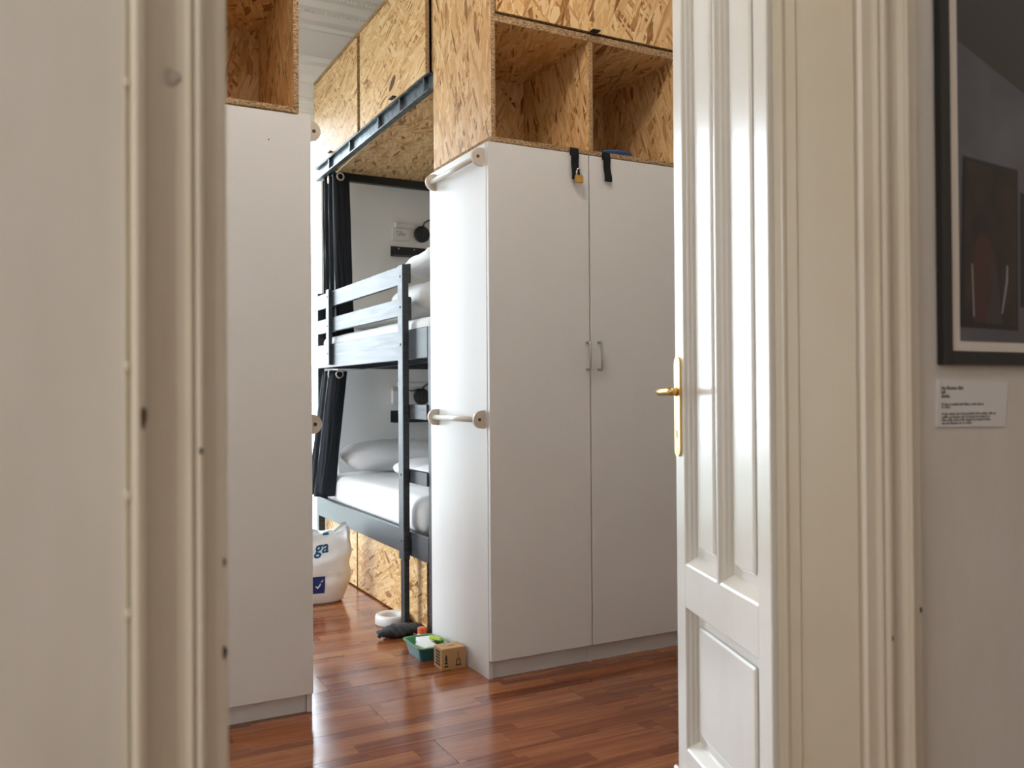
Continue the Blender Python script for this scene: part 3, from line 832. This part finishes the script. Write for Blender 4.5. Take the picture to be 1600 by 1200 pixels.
# blue shallow dish in the right compartment
bm = bmesh.new()
rings = [(.000, .0), (.060, .0), (.088, .012), (.098, .024), (.100, .028), (.095, .028), (.082, .016), (.055, .006), (.0, .005)]
def add_lathe(bm, c, prof, n=28, sy=1.0):
    R_ = []
    for r_, z in prof:
        if r_ < 1e-6: R_.append([bm.verts.new((c[0], c[1], c[2]+z))])
        else: R_.append([bm.verts.new((c[0]+r_*math.cos(2*PI*k/n), c[1]+sy*r_*math.sin(2*PI*k/n), c[2]+z)) for k in range(n)])
    for A, B in zip(R_, R_[1:]):
        for k in range(n):
            k2 = (k+1) % n
            if len(A) == 1 and len(B) == 1: continue
            if len(A) == 1: bm.faces.new((A[0], B[k], B[k2]))
            elif len(B) == 1: bm.faces.new((A[k2], A[k], B[0]))
            else: bm.faces.new((A[k], A[k2], B[k2], B[k]))
add_lathe(bm, (2.072, 3.03, 2.0285), rings)
tag(finish('dish', bm, 'blue', None, True), 'shallow blue dish in the open compartment above the wardrobe', 'dish')
# on top of the left wardrobe
ol = thing('osb_storage_unit', 'dark open oriented strand board box on the left wardrobe', 'storage unit', (.3, 3.17, 2.008))
LX0, LX1 = -.122, .737
obox('side_panel', LX1-.018, LX1, YD, 3.45, 2.0265, 3.02, ol)
obox('side_panel', LX0, LX0+.018, YD, 3.45, 2.0265, 3.02, ol)
obox('base_board', LX0, LX1, YD, 3.45, 2.0085, 2.0265, ol)
obox('shelf', LX0+.018, LX1-.018, YD, 3.44, 2.475, 2.503, ol)
obox('divider', .29, .308, YD+.002, 3.44, 2.0265, 2.475, ol)
obox('back_panel', LX0+.018, LX1-.018, 3.44, 3.45, 2.0265, 3.02, ol)
obox('top_board', LX0+.018, LX1-.018, YD+.02, 3.44, 3.002, 3.02, ol)
ud = obox('door', LX0+.004, LX1-.004, YD-.002, YD+.016, 2.512, 3.0, ol)

# over the bunk bed
BXF = 1.442
ob = thing('osb_overhead_cabinet', 'long oriented strand board cabinet above the bunk bed with steel beam', 'cabinet', (1.95, 4.37, 2.376))
Y0b, Y1b = 3.466, 5.300
od = obox('door', BXF, BXF+.018, 3.500, 4.405, 2.456, 2.962, ob, 'osb_long')
tab(od, BXF-.022, BXF, 3.86, 3.915, 2.462, 2.468)
bm = bmesh.new(); add_prism(bm, [(3.915+.034*math.cos(a)-.030*math.sin(a), 2.545+.030*math.sin(a)) for a in [2*PI*k/12 for k in range(12)]], 0, BXF-.0006, BXF)
finish('knot', bm, 'chip', od)
od2 = obox('door', BXF, BXF+.018, 4.450, Y1b, 2.456, 2.962, ob, 'osb_long')
tab(od2, BXF-.022, BXF, 4.90, 4.945, 2.462, 2.468)
obox('top_board', BXF-.002, 2.545, Y0b, Y1b, 2.968, 2.986, ob)
obox('bottom_board', BXF+.024, 2.545, Y0b, Y1b-.05, 2.440, 2.456, ob)
obox('end_panel', BXF+.020, 2.545, Y1b-.018, Y1b, 2.458, 2.966, ob)
obox('end_panel', BXF+.020, 2.545, Y0b, Y0b+.012, 2.458, 2.966, ob)
obox('partition', BXF+.020, 2.545, 4.408, 4.446, 2.458, 2.966, ob)
# C-section steel beam
bm = bmesh.new(); add_prism(bm, [(BXF, 2.376), (BXF+.030, 2.376), (BXF+.030, 2.452), (BXF, 2.452), (BXF, 2.448), (BXF+.022, 2.448), (BXF+.022, 2.382), (BXF, 2.382)], 1, Y0b, Y1b)
be = finish('steel_beam', bm, 'galv', ob); be['label'] = 'galvanised steel channel under the cabinet doors'
for yy in (3.53, 3.83, 4.13, 4.6, 5.0): box('beam_bracket', BXF+.004, BXF+.022, yy, yy+.012, 2.383, 2.447, 'galv', be)
box('end_beam', BXF+.05, 2.545, Y1b-.05, Y1b-.01, 2.392, 2.440, 'blackmetal', ob)

# ================================================================== BUNK BED
bd = thing('bunk_bed', 'black stained wooden bunk bed with guard boards and a ladder', 'bunk bed', (1.95, 4.37, 0))
def bbox(name, *a, parent=None, mat='bedpaint', bev=.002): return box(name, *a, mat, parent or bd, bev)
NX = 2.47
bbox('post', BXF+.002, BXF+.042, 5.245, 5.285, 0, 1.682)
bbox('post', NX-.04, NX, 5.245, 5.285, 0, 1.682)
bbox('post', NX-.04, NX, 3.4635, 3.4985, 0, 1.682)
bbox('post', BXF+.002, BXF+.042, 3.4635, 3.4985, 0, 1.358)
# lower bed rails
bbox('side_rail', BXF, BXF+.022, 3.499, 5.244, .331, .442)
bbox('side_rail', NX-.022, NX, 3.499, 5.244, .331, .442)
bbox('end_rail', BXF+.043, NX-.041, 5.25, 5.272, .331, .50)
bbox('end_rail', BXF+.043, NX-.041, 3.470, 3.490, .331, .50)
# upper bed
bbox('side_rail', BXF, BXF+.022, 3.499, 5.244, 1.222, 1.358)
bbox('side_rail', NX-.022, NX, 3.499, 5.244, 1.222, 1.358)
bbox('end_rail', BXF+.043, NX-.041, 5.25, 5.272, 1.222, 1.45)
bbox('end_rail', BXF+.043, NX-.041, 3.470, 3.490, 1.222, 1.45)
bbox('guard_board', BXF, BXF+.020, 3.738, 5.244, 1.574, 1.662)
bbox('guard_board', BXF, BXF+.020, 3.738, 5.244, 1.428, 1.510)
st = bbox('guard_stile', BXF-.022, BXF-.0005, 4.93, 4.985, 1.235, 1.672)
for zz in (1.63, 1.46, 1.30): tube('bolt', [(BXF-.0235, 4.957, zz), (BXF-.022, 4.957, zz)], .006, 'blackmetal', st, 8)
# slats under both mattresses
for z0 in (.40, 1.262):
    for k in range(9):
        bbox('slat', BXF+.024, NX-.024, 3.56+k*.19, 3.63+k*.19, z0, z0+.014, bev=.0)
# ladder
LX = 1.405
lp = bbox('ladder_post', LX, LX+.031, 3.700, 3.762, .315, 1.652, bev=.003)
for zz in (1.60, 1.46, 1.29, .70, .40): tube('bolt', [(LX-.0015, 3.731, zz), (LX, 3.731, zz)], .006, 'blackmetal', lp, 8)
bbox('ladder_foot', LX+.004, LX+.029, 3.704, 3.750, 0, .3145, bev=.002)
bbox('ladder_hook', LX+.0315, LX+.046, 3.705, 3.735, 1.40, 1.50, bev=.001)
for z0, z1 in ((.952, 1.018), (.664, .722)):
    bbox('rung', LX+.032, LX+.056, 3.499, 3.79, z0, z1)

# mattresses and bedding
def mattress(label, z0, z1, y0, y1, seed, mat='sheet', bulge=.012, rad=.035):
    bm = bmesh.new()
    add_box(bm, BXF+.026, NX-.03, y0, y1, z0, z1, rad, 4)
    bmesh.ops.subdivide_edges(bm, edges=[e for e in bm.edges if e.calc_length() > .3], cuts=22, use_grid_fill=True)
    for v in bm.verts:
        p = v.co
        k = noise.noise(Vector((p.x*5+seed, p.y*3.2, p.z*9))) + .6*noise.noise(Vector((p.x*9, p.y*13+seed, p.z*22)))
        k *= .006
        if p.z > (z0+z1)/2: p.z += k+bulge*.4
        if p.x < BXF+.1 and z0+.03 < p.z: p.x += k*1.2
    o = finish('mattress', bm, mat, None, True)
    return tag(o, label, 'mattress')
mattress('white sheeted mattress on the lower bunk', .416, .585, 3.66, 5.235, 3, rad=.06)
mattress('white sheeted mattress on the upper bunk behind the guard boards', 1.278, 1.405, 3.535, 5.235, 11)
tag(cushion('pillow', (1.90, 5.07, .690), .36, .135, .078, 'sheet_grey', None, rot=.03, tilt=.25, seed=4, amp=.012), 'grey-white pillow at the far end of the lower bunk', 'pillow')
tag(cushion('pillow', (1.98, 4.50, .655), .30, .17, .050, 'sheet', None, rot=.15, seed=9, amp=.010), 'thin white pillow lying in the middle of the lower bunk', 'pillow')
tag(cushion('duvet', (1.88, 3.97, .664), .30, .20, .055, 'sheet', None, rot=.0, seed=21, amp=.016), 'flat folded white duvet on the lower bunk behind the ladder', 'duvet')
tag(cushion('pillow', (1.745, 3.95, 1.515), .245, .29, .090, 'sheet', None, rot=.0, seed=33, amp=.016), 'big white pillow on the upper bunk beside the ladder post', 'pillow')
tag(cushion('pillow', (1.80, 3.84, 1.695), .28, .20, .065, 'sheet', None, rot=.10, tilt=-.12, seed=41, amp=.016), 'upper cream-lit pillow stacked on top of the upper bunk bedding', 'pillow')
tag(cushion('duvet', (1.86, 4.66, 1.462), .32, .34, .040, 'sheet', None, rot=.2, seed=52, amp=.03, nu=72, nv=34, freq=8), 'crumpled white duvet lying flat on the upper bunk behind the guard boards', 'duvet')

# curtains
def curtain(label, path, ztop, zbot, drift, eyelets, sag=.0):
    """path: list of (x, y) fold points at the top; drift: (dx, dy) of the hem"""
    t = thing('bunk_curtain', label, 'curtain', (path[0][0], path[0][1], zbot), 'dark curtains on the bunk bed')
    bm = bmesh.new()
    # smooth the fold path
    P = []
    n = len(path)
    for i in range(n-1):
        for k in range(8):
            f_ = k/8
            p0 = path[max(i-1, 0)]; p1 = path[i]; p2 = path[i+1]; p3 = path[min(i+2, n-1)]
            P.append(tuple(.5*((2*p1[j])+(-p0[j]+p2[j])*f_+(2*p0[j]-5*p1[j]+4*p2[j]-p3[j])*f_**2+(-p0[j]+3*p1[j]-3*p2[j]+p3[j])*f_**3) for j in (0, 1)))
    P.append(path[-1])
    rows = []
    nz = 26
    cx = sum(p[0] for p in P)/len(P); cy = sum(p[1] for p in P)/len(P)
    for r_ in range(nz+1):
        f_ = r_/nz
        z = ztop+(zbot-ztop)*f_
        sp_ = 1.0 + .12*f_
        row_ = []
        for i, (x, y_) in enumerate(P):
            wv = .006*noise.noise(Vector((i*.35, z*5, 2.0)))*f_**.5
            row_.append(bm.verts.new((cx+(x-cx)*sp_+drift[0]*f_+wv, cy+(y_-cy)*sp_+drift[1]*f_+wv, z)))
        rows.append(row_)
    for A, B in zip(rows, rows[1:]):
        for i in range(len(P)-1):
            bm.faces.new((A[i], A[i+1], B[i+1], B[i]))
    r = bmesh.ops.solidify(bm, geom=bm.faces[:], thickness=.0022)
    c = finish('cloth', bm, 'curtain', t, True)
    for (x, y_, z, ax) in eyelets:
        bm = bmesh.new(); add_torus(bm, (x, y_, z), .021, .0045, ax, 22, 8)
        finish('eyelet', bm, 'ringmetal', c, True)
    return t
upath = [(1.474, 5.235), (1.50, 5.222), (1.535, 5.205), (1.474, 5.185), (1.474, 5.165), (1.535, 5.148), (1.53, 5.13), (1.474, 5.105), (1.474, 5.082), (1.535, 5.065), (1.532, 5.040), (1.474, 5.018), (1.474, 4.990), (1.505, 4.985), (1.548, 4.985), (1.566, 4.992)]
curtain('dark navy curtain bunched at the far end of the upper bunk', upath, 2.372, 1.41, (.015, .0), [(1.510, 4.982, 2.345, (0.15, -1, 0)), (1.470, 5.09, 2.345, (1, -.2, 0))])
lpath = [(1.462, 5.210), (1.470, 5.19), (1.520, 5.175), (1.522, 5.155), (1.460, 5.13), (1.455, 5.105), (1.515, 5.085), (1.515, 5.06), (1.455, 5.035), (1.447, 5.012), (1.470, 4.985), (1.505, 4.975), (1.545, 4.98)]
curtain('dark grey-blue curtain hanging at the far end of the lower bunk', lpath, 1.205, .475, (-.094, -.02), [(1.497, 4.976, 1.182, (.1, -1, 0)), (1.452, 5.02, 1.180, (1, -.8, 0))])
cw = tube('curtain_wire', [(1.485, 3.50, 2.405), (1.485, 4.2, 2.392), (1.485, 4.97, 2.366), (1.485, 5.24, 2.368)], .0028, 'cord', None, 8)
tag(cw, 'pale cord carrying the upper curtain under the steel beam', 'cord')
cw = tube('curtain_wire', [(1.485, 3.52, 1.205), (1.485, 4.97, 1.196), (1.485, 5.24, 1.198)], .0022, 'blackmetal', None, 8)
tag(cw, 'thin dark cord carrying the lower curtain under the upper bunk', 'cord')

# ------------------------------------------------------------------ things on the far wall
yw = YF
def lamp(label, x, z):
    t = thing('reading_lamp', label, 'lamp', (x, yw, z-.056), 'black reading lamps on the far wall')
    bm = bmesh.new()
    bm2 = []
    V0 = []
    prof = [(.000, 0), (.050, 0), (.054, .004), (.054, .024), (.046, .030), (.0, .031)]
    R_ = []
    n = 28
    for r_, d in prof:
        if r_ == 0: R_.append([bm.verts.new((x, yw-d, z))])
        else: R_.append([bm.verts.new((x+r_*math.cos(2*PI*k/n), yw-d, z+r_*math.sin(2*PI*k/n))) for k in range(n)])
    for A, B in zip(R_, R_[1:]):
        for k in range(n):
            k2 = (k+1) % n
            if len(A) == 1: bm.faces.new((A[0], B[k], B[k2]))
            elif len(B) == 1: bm.faces.new((A[k], A[k2], B[0]))
            else: bm.faces.new((A[k], A[k2], B[k2], B[k]))
    finish('lamp_base', bm, 'blackplastic', t)
    box('switch', x-.006, x+.006, yw-.040, yw-.030, z-.03, z+.03, 'blackplastic', t, .003)
    tube('gooseneck', [(x, yw-.030, z+.045), (x+.004, yw-.050, z+.070), (x+.03, yw-.066, z+.088), (x+.07, yw-.075, z+.092), (x+.11, yw-.09, z+.080), (x+.13, yw-.11, z+.05)], .0055, 'blackplastic', t, 8)
    tube('lamp_head', [(x+.128, yw-.105, z+.058), (x+.134, yw-.113, z+.045), (x+.150, yw-.135, z+.01)], [.010, .020, .026], 'blackplastic', t, 14)
lamp('black round wall lamp with gooseneck above the upper bunk', 2.194, 2.127)
lamp('black round wall lamp with gooseneck above the lower bunk', 2.186, 1.044)
def trunk(label, x0, x1, z0, z1):
    t = thing('cable_trunking', label, 'cable trunking', ((x0+x1)/2, yw, z0))
    box('channel', x0, x1, yw-.022, yw, z0, z1, 'whiteplastic', t, .003)
    box('end_cap', x0-.022, x0-.0005, yw-.026, yw, z0-.003, z1+.003, 'whiteplastic', t, .003)
trunk('cream cable trunking above the printed card on the upper bunk wall', 2.026, 2.136, 2.160, 2.190)
trunk('cream cable trunking on the lower bunk wall', 2.040, 2.46, 1.112, 1.140)
# printed card by the upper lamp
pc = thing('printed_card', 'small white card with a black drawing beside the upper lamp', 'card', (2.045, yw, 2.072))
box('card', 1.985, 2.107, yw-.014, yw-.0005, 2.072, 2.152, 'whiteplastic', pc, .003)
yk = yw-.0146
for pts in ([(2.022, 2.108), (2.030, 2.112), (2.038, 2.108)], [(2.035, 2.128), (2.038, 2.138), (2.041, 2.128)], [(2.048, 2.126), (2.052, 2.138), (2.055, 2.126)], [(2.046, 2.108), (2.050, 2.118), (2.054, 2.108)], [(2.060, 2.108), (2.064, 2.117), (2.068, 2.108)], [(2.030, 2.118), (2.040, 2.120), (2.062, 2.119)], [(2.015, 2.122), (2.018, 2.132), (2.026, 2.136)], [(2.070, 2.122), (2.074, 2.116), (2.078, 2.120)]):
    tube('ink_stroke', [(a, yk, b_) for a, b_ in pts], .0017, 'ink', pc, 5)
# small socket box on the lower wall
so = thing('socket_box', 'small white socket box on the wall beside the lower lamp', 'socket', (2.004, yw, .998))
box('housing', 1.976, 2.032, yw-.035, yw-.0005, .998, 1.086, 'whiteplastic', so, .004)
box('lid', 1.974, 2.034, yw-.040, yw-.0005, 1.0865, 1.110, 'beige', so, .006, 2)
lc = tube('lamp_cable', [(2.034, yw-.018, 1.092), (2.06, yw-.012, 1.098), (2.09, yw-.010, 1.088), (2.12, yw-.010, 1.082), (2.150, yw-.012, 1.090), (2.165, yw-.020, 1.096)], .0035, 'blackplastic', None, 8)
tag(lc, 'black cable running from the socket box to the lower lamp', 'cable')
# black pocket shelves
def pocket(label, x0, x1, z0, z1):
    t = thing('wall_shelf', label, 'shelf', ((x0+x1)/2, yw, z0), 'black metal wall shelves in the bunks')
    box('back_plate', x0, x1, yw-.004, yw-.0005, z0, z1, 'blackmetal', t)
    box('tray', x0, x1, yw-.085, yw-.004, z0, z0+.004, 'blackmetal', t)
    box('lip', x0, x1, yw-.088, yw-.085, z0, z0+.016, 'blackmetal', t)
    for xx in (x0+.055, x0+.165):
        tube('screw', [(xx, yw-.006, z1-.014), (xx, yw-.004, z1-.014)], .0045, 'whiteplastic', t, 8)
pocket('black metal shelf with two white screws under the upper lamp', 1.978, 2.26, 1.968, 2.036)
pocket('black metal shelf under the lower lamp behind the ladder rung', 1.972, 2.26, .878, .955)
pa = bmesh.new()
add_prism(pa, [(2.185, 1.9725), (2.30-.045, 1.9725), (2.255, 2.045), (2.235, 2.040), (2.205, 2.012)], 1, yw-.055, yw-.035)
tag(finish('folded_paper', pa, 'sheet', None), 'crumpled white paper lying on the upper black shelf', 'paper')

# ------------------------------------------------------------------ under the bed
def drawer(label, y0, y1, z0, z1):
    t = thing('bed_drawer', label, 'drawer', (1.7, (y0+y1)/2, 0), 'strand board drawers under the bunk bed')
    fr_ = obox('front', 1.488, 1.506, y0, y1, z0, z1, t, 'osb_long')
    obox('side', 1.5065, 2.05, y0+.004, y0+.022, z0+.002, z1-.03, t)
    obox('side', 1.5065, 2.05, y1-.022, y1-.004, z0+.002, z1-.03, t)
    obox('back', 2.05, 2.068, y0+.004, y1-.004, z0+.002, z1-.03, t)
    obox('bottom', 1.5065, 2.05, y0+.023, y1-.023, z0+.002, z0+.014, t)
    o = box('pull_tab', 1.478, 1.5075, (y0+y1)/2-.06, (y0+y1)/2, z1+.0005, z1+.004, 'chrome', t); o['label'] = 'grey pull tab'
    for xx in (1.56, 1.95):
        for yy in (y0+.1, y1-.1):
            tube('castor', [(xx-.006, yy, .0045), (xx+.006, yy, .0045)], .0045, 'blackplastic', t, 12)
drawer('strand board drawer box under the lower bunk next to the ladder', 3.630, 4.62, .008, .312)
drawer('strand board drawer box under the far end of the lower bunk behind the plastic bag', 4.64, 5.235, .008, .312)

# ================================================================== THINGS ON THE FLOOR
# white plastic carrier bag
bg = thing('plastic_bag', 'full white plastic carrier bag with blue print standing by the bed', 'bag', (1.195, 4.44, 0))
bm = bmesh.new()
nR, nA = 26, 56
rows = []
bx, by = 1.195, 4.44
for j in range(nR+1):
    f_ = j/nR
    z = .372*f_
    k = 1.0
    wx = .150 + .040*math.sin(min(f_*1.5, 1)*PI*.5) - .016*max(0, f_-.7)/.3
    wy = .080 + .035*math.sin(min(f_*1.6, 1)*PI*.5) - .065*max(0, f_-.60)/.40
    row_ = []
    for i in range(nA):
        a = 2*PI*i/nA
        e = .62
        cx_ = math.copysign(abs(math.cos(a))**e, math.cos(a)); sy_ = math.copysign(abs(math.sin(a))**e, math.sin(a))
        p = Vector((bx+wx*cx_, by+wy*sy_, z))
        nn = noise.noise(Vector((p.x*9, p.y*9, p.z*16)))*.014 + noise.noise(Vector((p.x*5+4, p.y*6, p.z*34)))*.004 + noise.noise(Vector((p.x*14, p.y*14+2, p.z*26+p.x*18)))*.004
        p.x += nn*cx_; p.y += nn*sy_*1.2
        if f_ > .72:
            s_ = (f_-.72)/.28
            p.y += .020*s_*math.sin(a*5+1)
            p.x += .012*s_*math.cos(a*7)
            p.z += s_*(.030*noise.noise(Vector((math.cos(a)*2.2+5, math.sin(a)*2.2, 0))) + (.022 if cx_ > .85 else 0) - .012)
        if j == 0: p.z = .002; p.x = bx+(p.x-bx)*.93; p.y = by+(p.y-by)*.93
        row_.append(bm.verts.new(p))
    rows.append(row_)
for A, B in zip(rows, rows[1:]):
    for i in range(nA):
        bm.faces.new((A[i], A[(i+1) % nA], B[(i+1) % nA], B[i]))
bm.faces.new(rows[0])
# puckered top sinking inward
c = bm.verts.new((bx, by, .31))
inner = [bm.verts.new(Vector((bx, by, .335)) + (Vector(v.co)-Vector((bx, by, v.co.z)))*.5) for v in rows[-1]]
for i in range(nA):
    bm.faces.new((rows[-1][i], rows[-1][(i+1) % nA], inner[(i+1) % nA], inner[i]))
    bm.faces.new((inner[i], inner[(i+1) % nA], c))
bb = finish('bag_body', bm, 'bag', bg, True)
def stick(o_, depth=.0):
    """lays a flat printed mark onto the bag's front skin"""
    from mathutils.bvhtree import BVHTree
    vsx = [v.co + origin_of(bb.parent) for v in bb.data.vertices]
    T_ = BVHTree.FromPolygons(vsx, [p.vertices[:] for p in bb.data.polygons])
    off = origin_of(o_.parent)
    for v in o_.data.vertices:
        w_ = v.co + off
        h = T_.ray_cast(Vector((w_.x, 4.0, w_.z)), Vector((0, 1, 0)))
        if h[0] is not None:
            v.co.y = h[0].y - .0022 - depth - off.y
t1 = text_obj('printed_text', 'ga', .085, faceM(1.172, 4.30, .262, '-Y', math.radians(4)), 'bagblue', bb, .35, .0015)
stick(t1)
bm = bmesh.new(); bmesh.ops.create_grid(bm, x_segments=8, y_segments=8, size=.5)
for v in bm.verts: v.co = Vector((1.188+v.co.x*.07, 4.30, .105+v.co.y*.088))
lg = finish('printed_square', bm, 'bagnavy', bb); stick(lg)
bm = bmesh.new()
pts = [(1.176, .098), (1.188, .086), (1.198, .100), (1.214, .130), (1.210, .132), (1.194, .106), (1.187, .096), (1.178, .103)]
bm.faces.new([bm.verts.new((a, 4.3, b_)) for a, b_ in pts])
bmesh.ops.triangulate(bm, faces=bm.faces)
sw = finish('printed_tick', bm, 'bag', bb); stick(sw, .0008)
bm = bmesh.new(); bmesh.ops.create_grid(bm, x_segments=4, y_segments=3, size=.5)
for v in bm.verts: v.co = Vector((1.245+v.co.x*.035, 4.3, .352+v.co.y*.012))
s3 = finish('printed_mark', bm, 'bagblue', bb); stick(s3)

# white ring-shaped dish behind the ladder post
bm = bmesh.new()
add_lathe(bm, (1.404, 3.852, 0), [(.045, .012), (.074, .0), (.079, .004), (.079, .034), (.076, .042), (.070, .045), (.052, .043), (.045, .036), (.045, .012)], 36)
tag(finish('ring_dish', bm, 'whiteplastic', None, True), 'round white plastic ring dish on the floor behind the ladder foot', 'dish')
# dark twisted cloth in front of the ladder foot
bm = bmesh.new()
for s_ in (0, 1, 2):
    pts = []
    for k in range(46):
        f_ = k/45
        x = 1.252+f_*.215
        yb = 3.618 + .012*math.sin(f_*3)
        a = f_*15 + s_*2*PI/3
        env = (.45+.55*math.sin(f_*PI))
        pts.append((x, yb+.024*env*math.cos(a)+.006*noise.noise(Vector((f_*9, s_, 0))), .026+.012*env*math.sin(a)+.006*noise.noise(Vector((f_*7, s_, 4)))))
    add_tube(bm, pts, [.005+.0115*math.sin(min(1, (k/45)*1.0)*PI)**.6 for k in range(46)], 10)
for v in bm.verts:
    v.co += Vector((.3, .5, 1))*.007*noise.noise(v.co*48)
    v.co.z = max(v.co.z, .001)
tag(finish('rolled_cloth', bm, 'greycloth', None, True), 'dark grey twisted cloth on the floor around the ladder foot', 'cloth')
# orange bottle cap
bt = thing('bottle', 'small bottle with an orange cap beside the teal tray', 'bottle', (1.409, 3.495, 0))
bm = bmesh.new(); add_lathe(bm, (1.409, 3.495, 0), [(0, 0), (.020, 0), (.021, .003), (.021, .034), (.016, .040), (0, .041)], 20); finish('bottle_body', bm, 'whiteplastic', bt, True)
bm = bmesh.new(); add_lathe(bm, (1.409, 3.495, .041), [(0, 0), (.020, 0), (.020, .021), (.018, .023), (0, .023)], 20); finish('cap', bm, 'orange', bt)
# teal tray
ty = thing('plastic_tray', 'teal and green plastic tray holding white packets', 'tray', (1.355, 3.32, 0))
def tray_ring(hx, hy, z, r=.025, n=6):
    out = []
    for (sx, sy, a0) in ((1, 1, 0), (-1, 1, 90), (-1, -1, 180), (1, -1, 270)):
        for k in range(n+1):
            a = math.radians(a0+90*k/n)
            out.append((1.355+sx*(hx-r)+r*math.cos(a), 3.32+sy*(hy-r)+r*math.sin(a), z))
    return out
bm = bmesh.new()
L = [tray_ring(.050, .080, .0), tray_ring(.062, .094, .050), tray_ring(.069, .101, .052), tray_ring(.069, .101, .056), tray_ring(.060, .092, .056), tray_ring(.048, .078, .005)]
RR = [[bm.verts.new(p) for p in l] for l in L]
for qi, (A, B) in enumerate(zip(RR, RR[1:])):
    n = len(A)
    for k in range(n):
        f_ = bm.faces.new((A[k], A[(k+1) % n], B[(k+1) % n], B[k])); f_.material_index = 0 if qi == 0 else 1
bm.faces.new(RR[0]); f_ = bm.faces.new(RR[-1]); f_.material_index = 1
finish('tray_body', bm, ['teal', 'green'], ty)
def packet(label, x, y_, z, hx, hy, hz, r_, mat):
    M_ = Matrix.Translation((x, y_, z)) @ Matrix.Rotation(r_, 4, 'Z') @ Matrix.Rotation(.10, 4, 'X')
    bm = bmesh.new(); add_box(bm, -hx, hx, -hy, hy, -hz, hz, .004, 2, M_)
    return tag(finish('packet', bm, mat, None), label, 'packet')
packet('white packet lying at the front of the teal tray', 1.340, 3.277, .046, .034, .034, .012, .25, 'sheet')
packet('white packet lying at the back of the teal tray', 1.364, 3.350, .046, .034, .030, .012, -.15, 'sheet')
M_ = Matrix.Translation((1.400, 3.318, .060)) @ Matrix.Rotation(.5, 4, 'Z') @ Matrix.Rotation(.45, 4, 'Y')
bm = bmesh.new(); add_box(bm, -.014, .014, -.030, .030, -.008, .008, .004, 2, M_)
tag(finish('sponge', bm, 'lime', None), 'lime green sponge on the corner of the teal tray', 'sponge')
# small cardboard box
cb = thing('cardboard_box', 'small brown cardboard box with black print against the wardrobe side', 'box', (1.382, 3.138, 0))
CX0, CX1, CY0, CY1, CZ = 1.330, 1.432, 3.098, 3.178, .080
box('carton', CX0, CX1, CY0, CY1, .0, CZ, 'card', cb, .0012)
box('flap', CX0+.002, CX1-.002, CY0+.002, (CY0+CY1)/2-.001, CZ, CZ+.0012, 'card', cb)
box('flap', CX0+.002, CX1-.002, (CY0+CY1)/2+.001, CY1-.002, CZ, CZ+.0012, 'card', cb)
def mark(x0, x1, z0, z1): box('printed_mark', x0, x1, CY0-.0005, CY0+.0003, z0, z1, 'ink', cb)
def markx(y0, y1, z0, z1): box('printed_mark', CX0-.0005, CX0+.0003, y0, y1, z0, z1, 'ink', cb)
for k, zz in enumerate((.062, .050, .038, .026, .014)):
    markx(CY0+.018, CY0+.062-.006*(k % 2), zz, zz+.008)
mark(CX0+.012, CX0+.024, .022, .030); mark(CX0+.014, CX0+.022, .032, .052); mark(CX0+.016, CX0+.020, .052, .058); mark(CX0+.010, CX0+.026, .010, .016)
mark(CX0+.068, CX0+.070, .038, .066); mark(CX0+.060, CX0+.078, .034, .037); mark(CX0+.060, CX0+.063, .016, .034); mark(CX0+.075, CX0+.078, .016, .034); mark(CX0+.057, CX0+.081, .012, .016)
box('tape_slit', CX0+.045, CX0+.070, (CY0+CY1)/2-.004, (CY0+CY1)/2+.001, CZ+.0012, CZ+.0018, 'ink', cb)
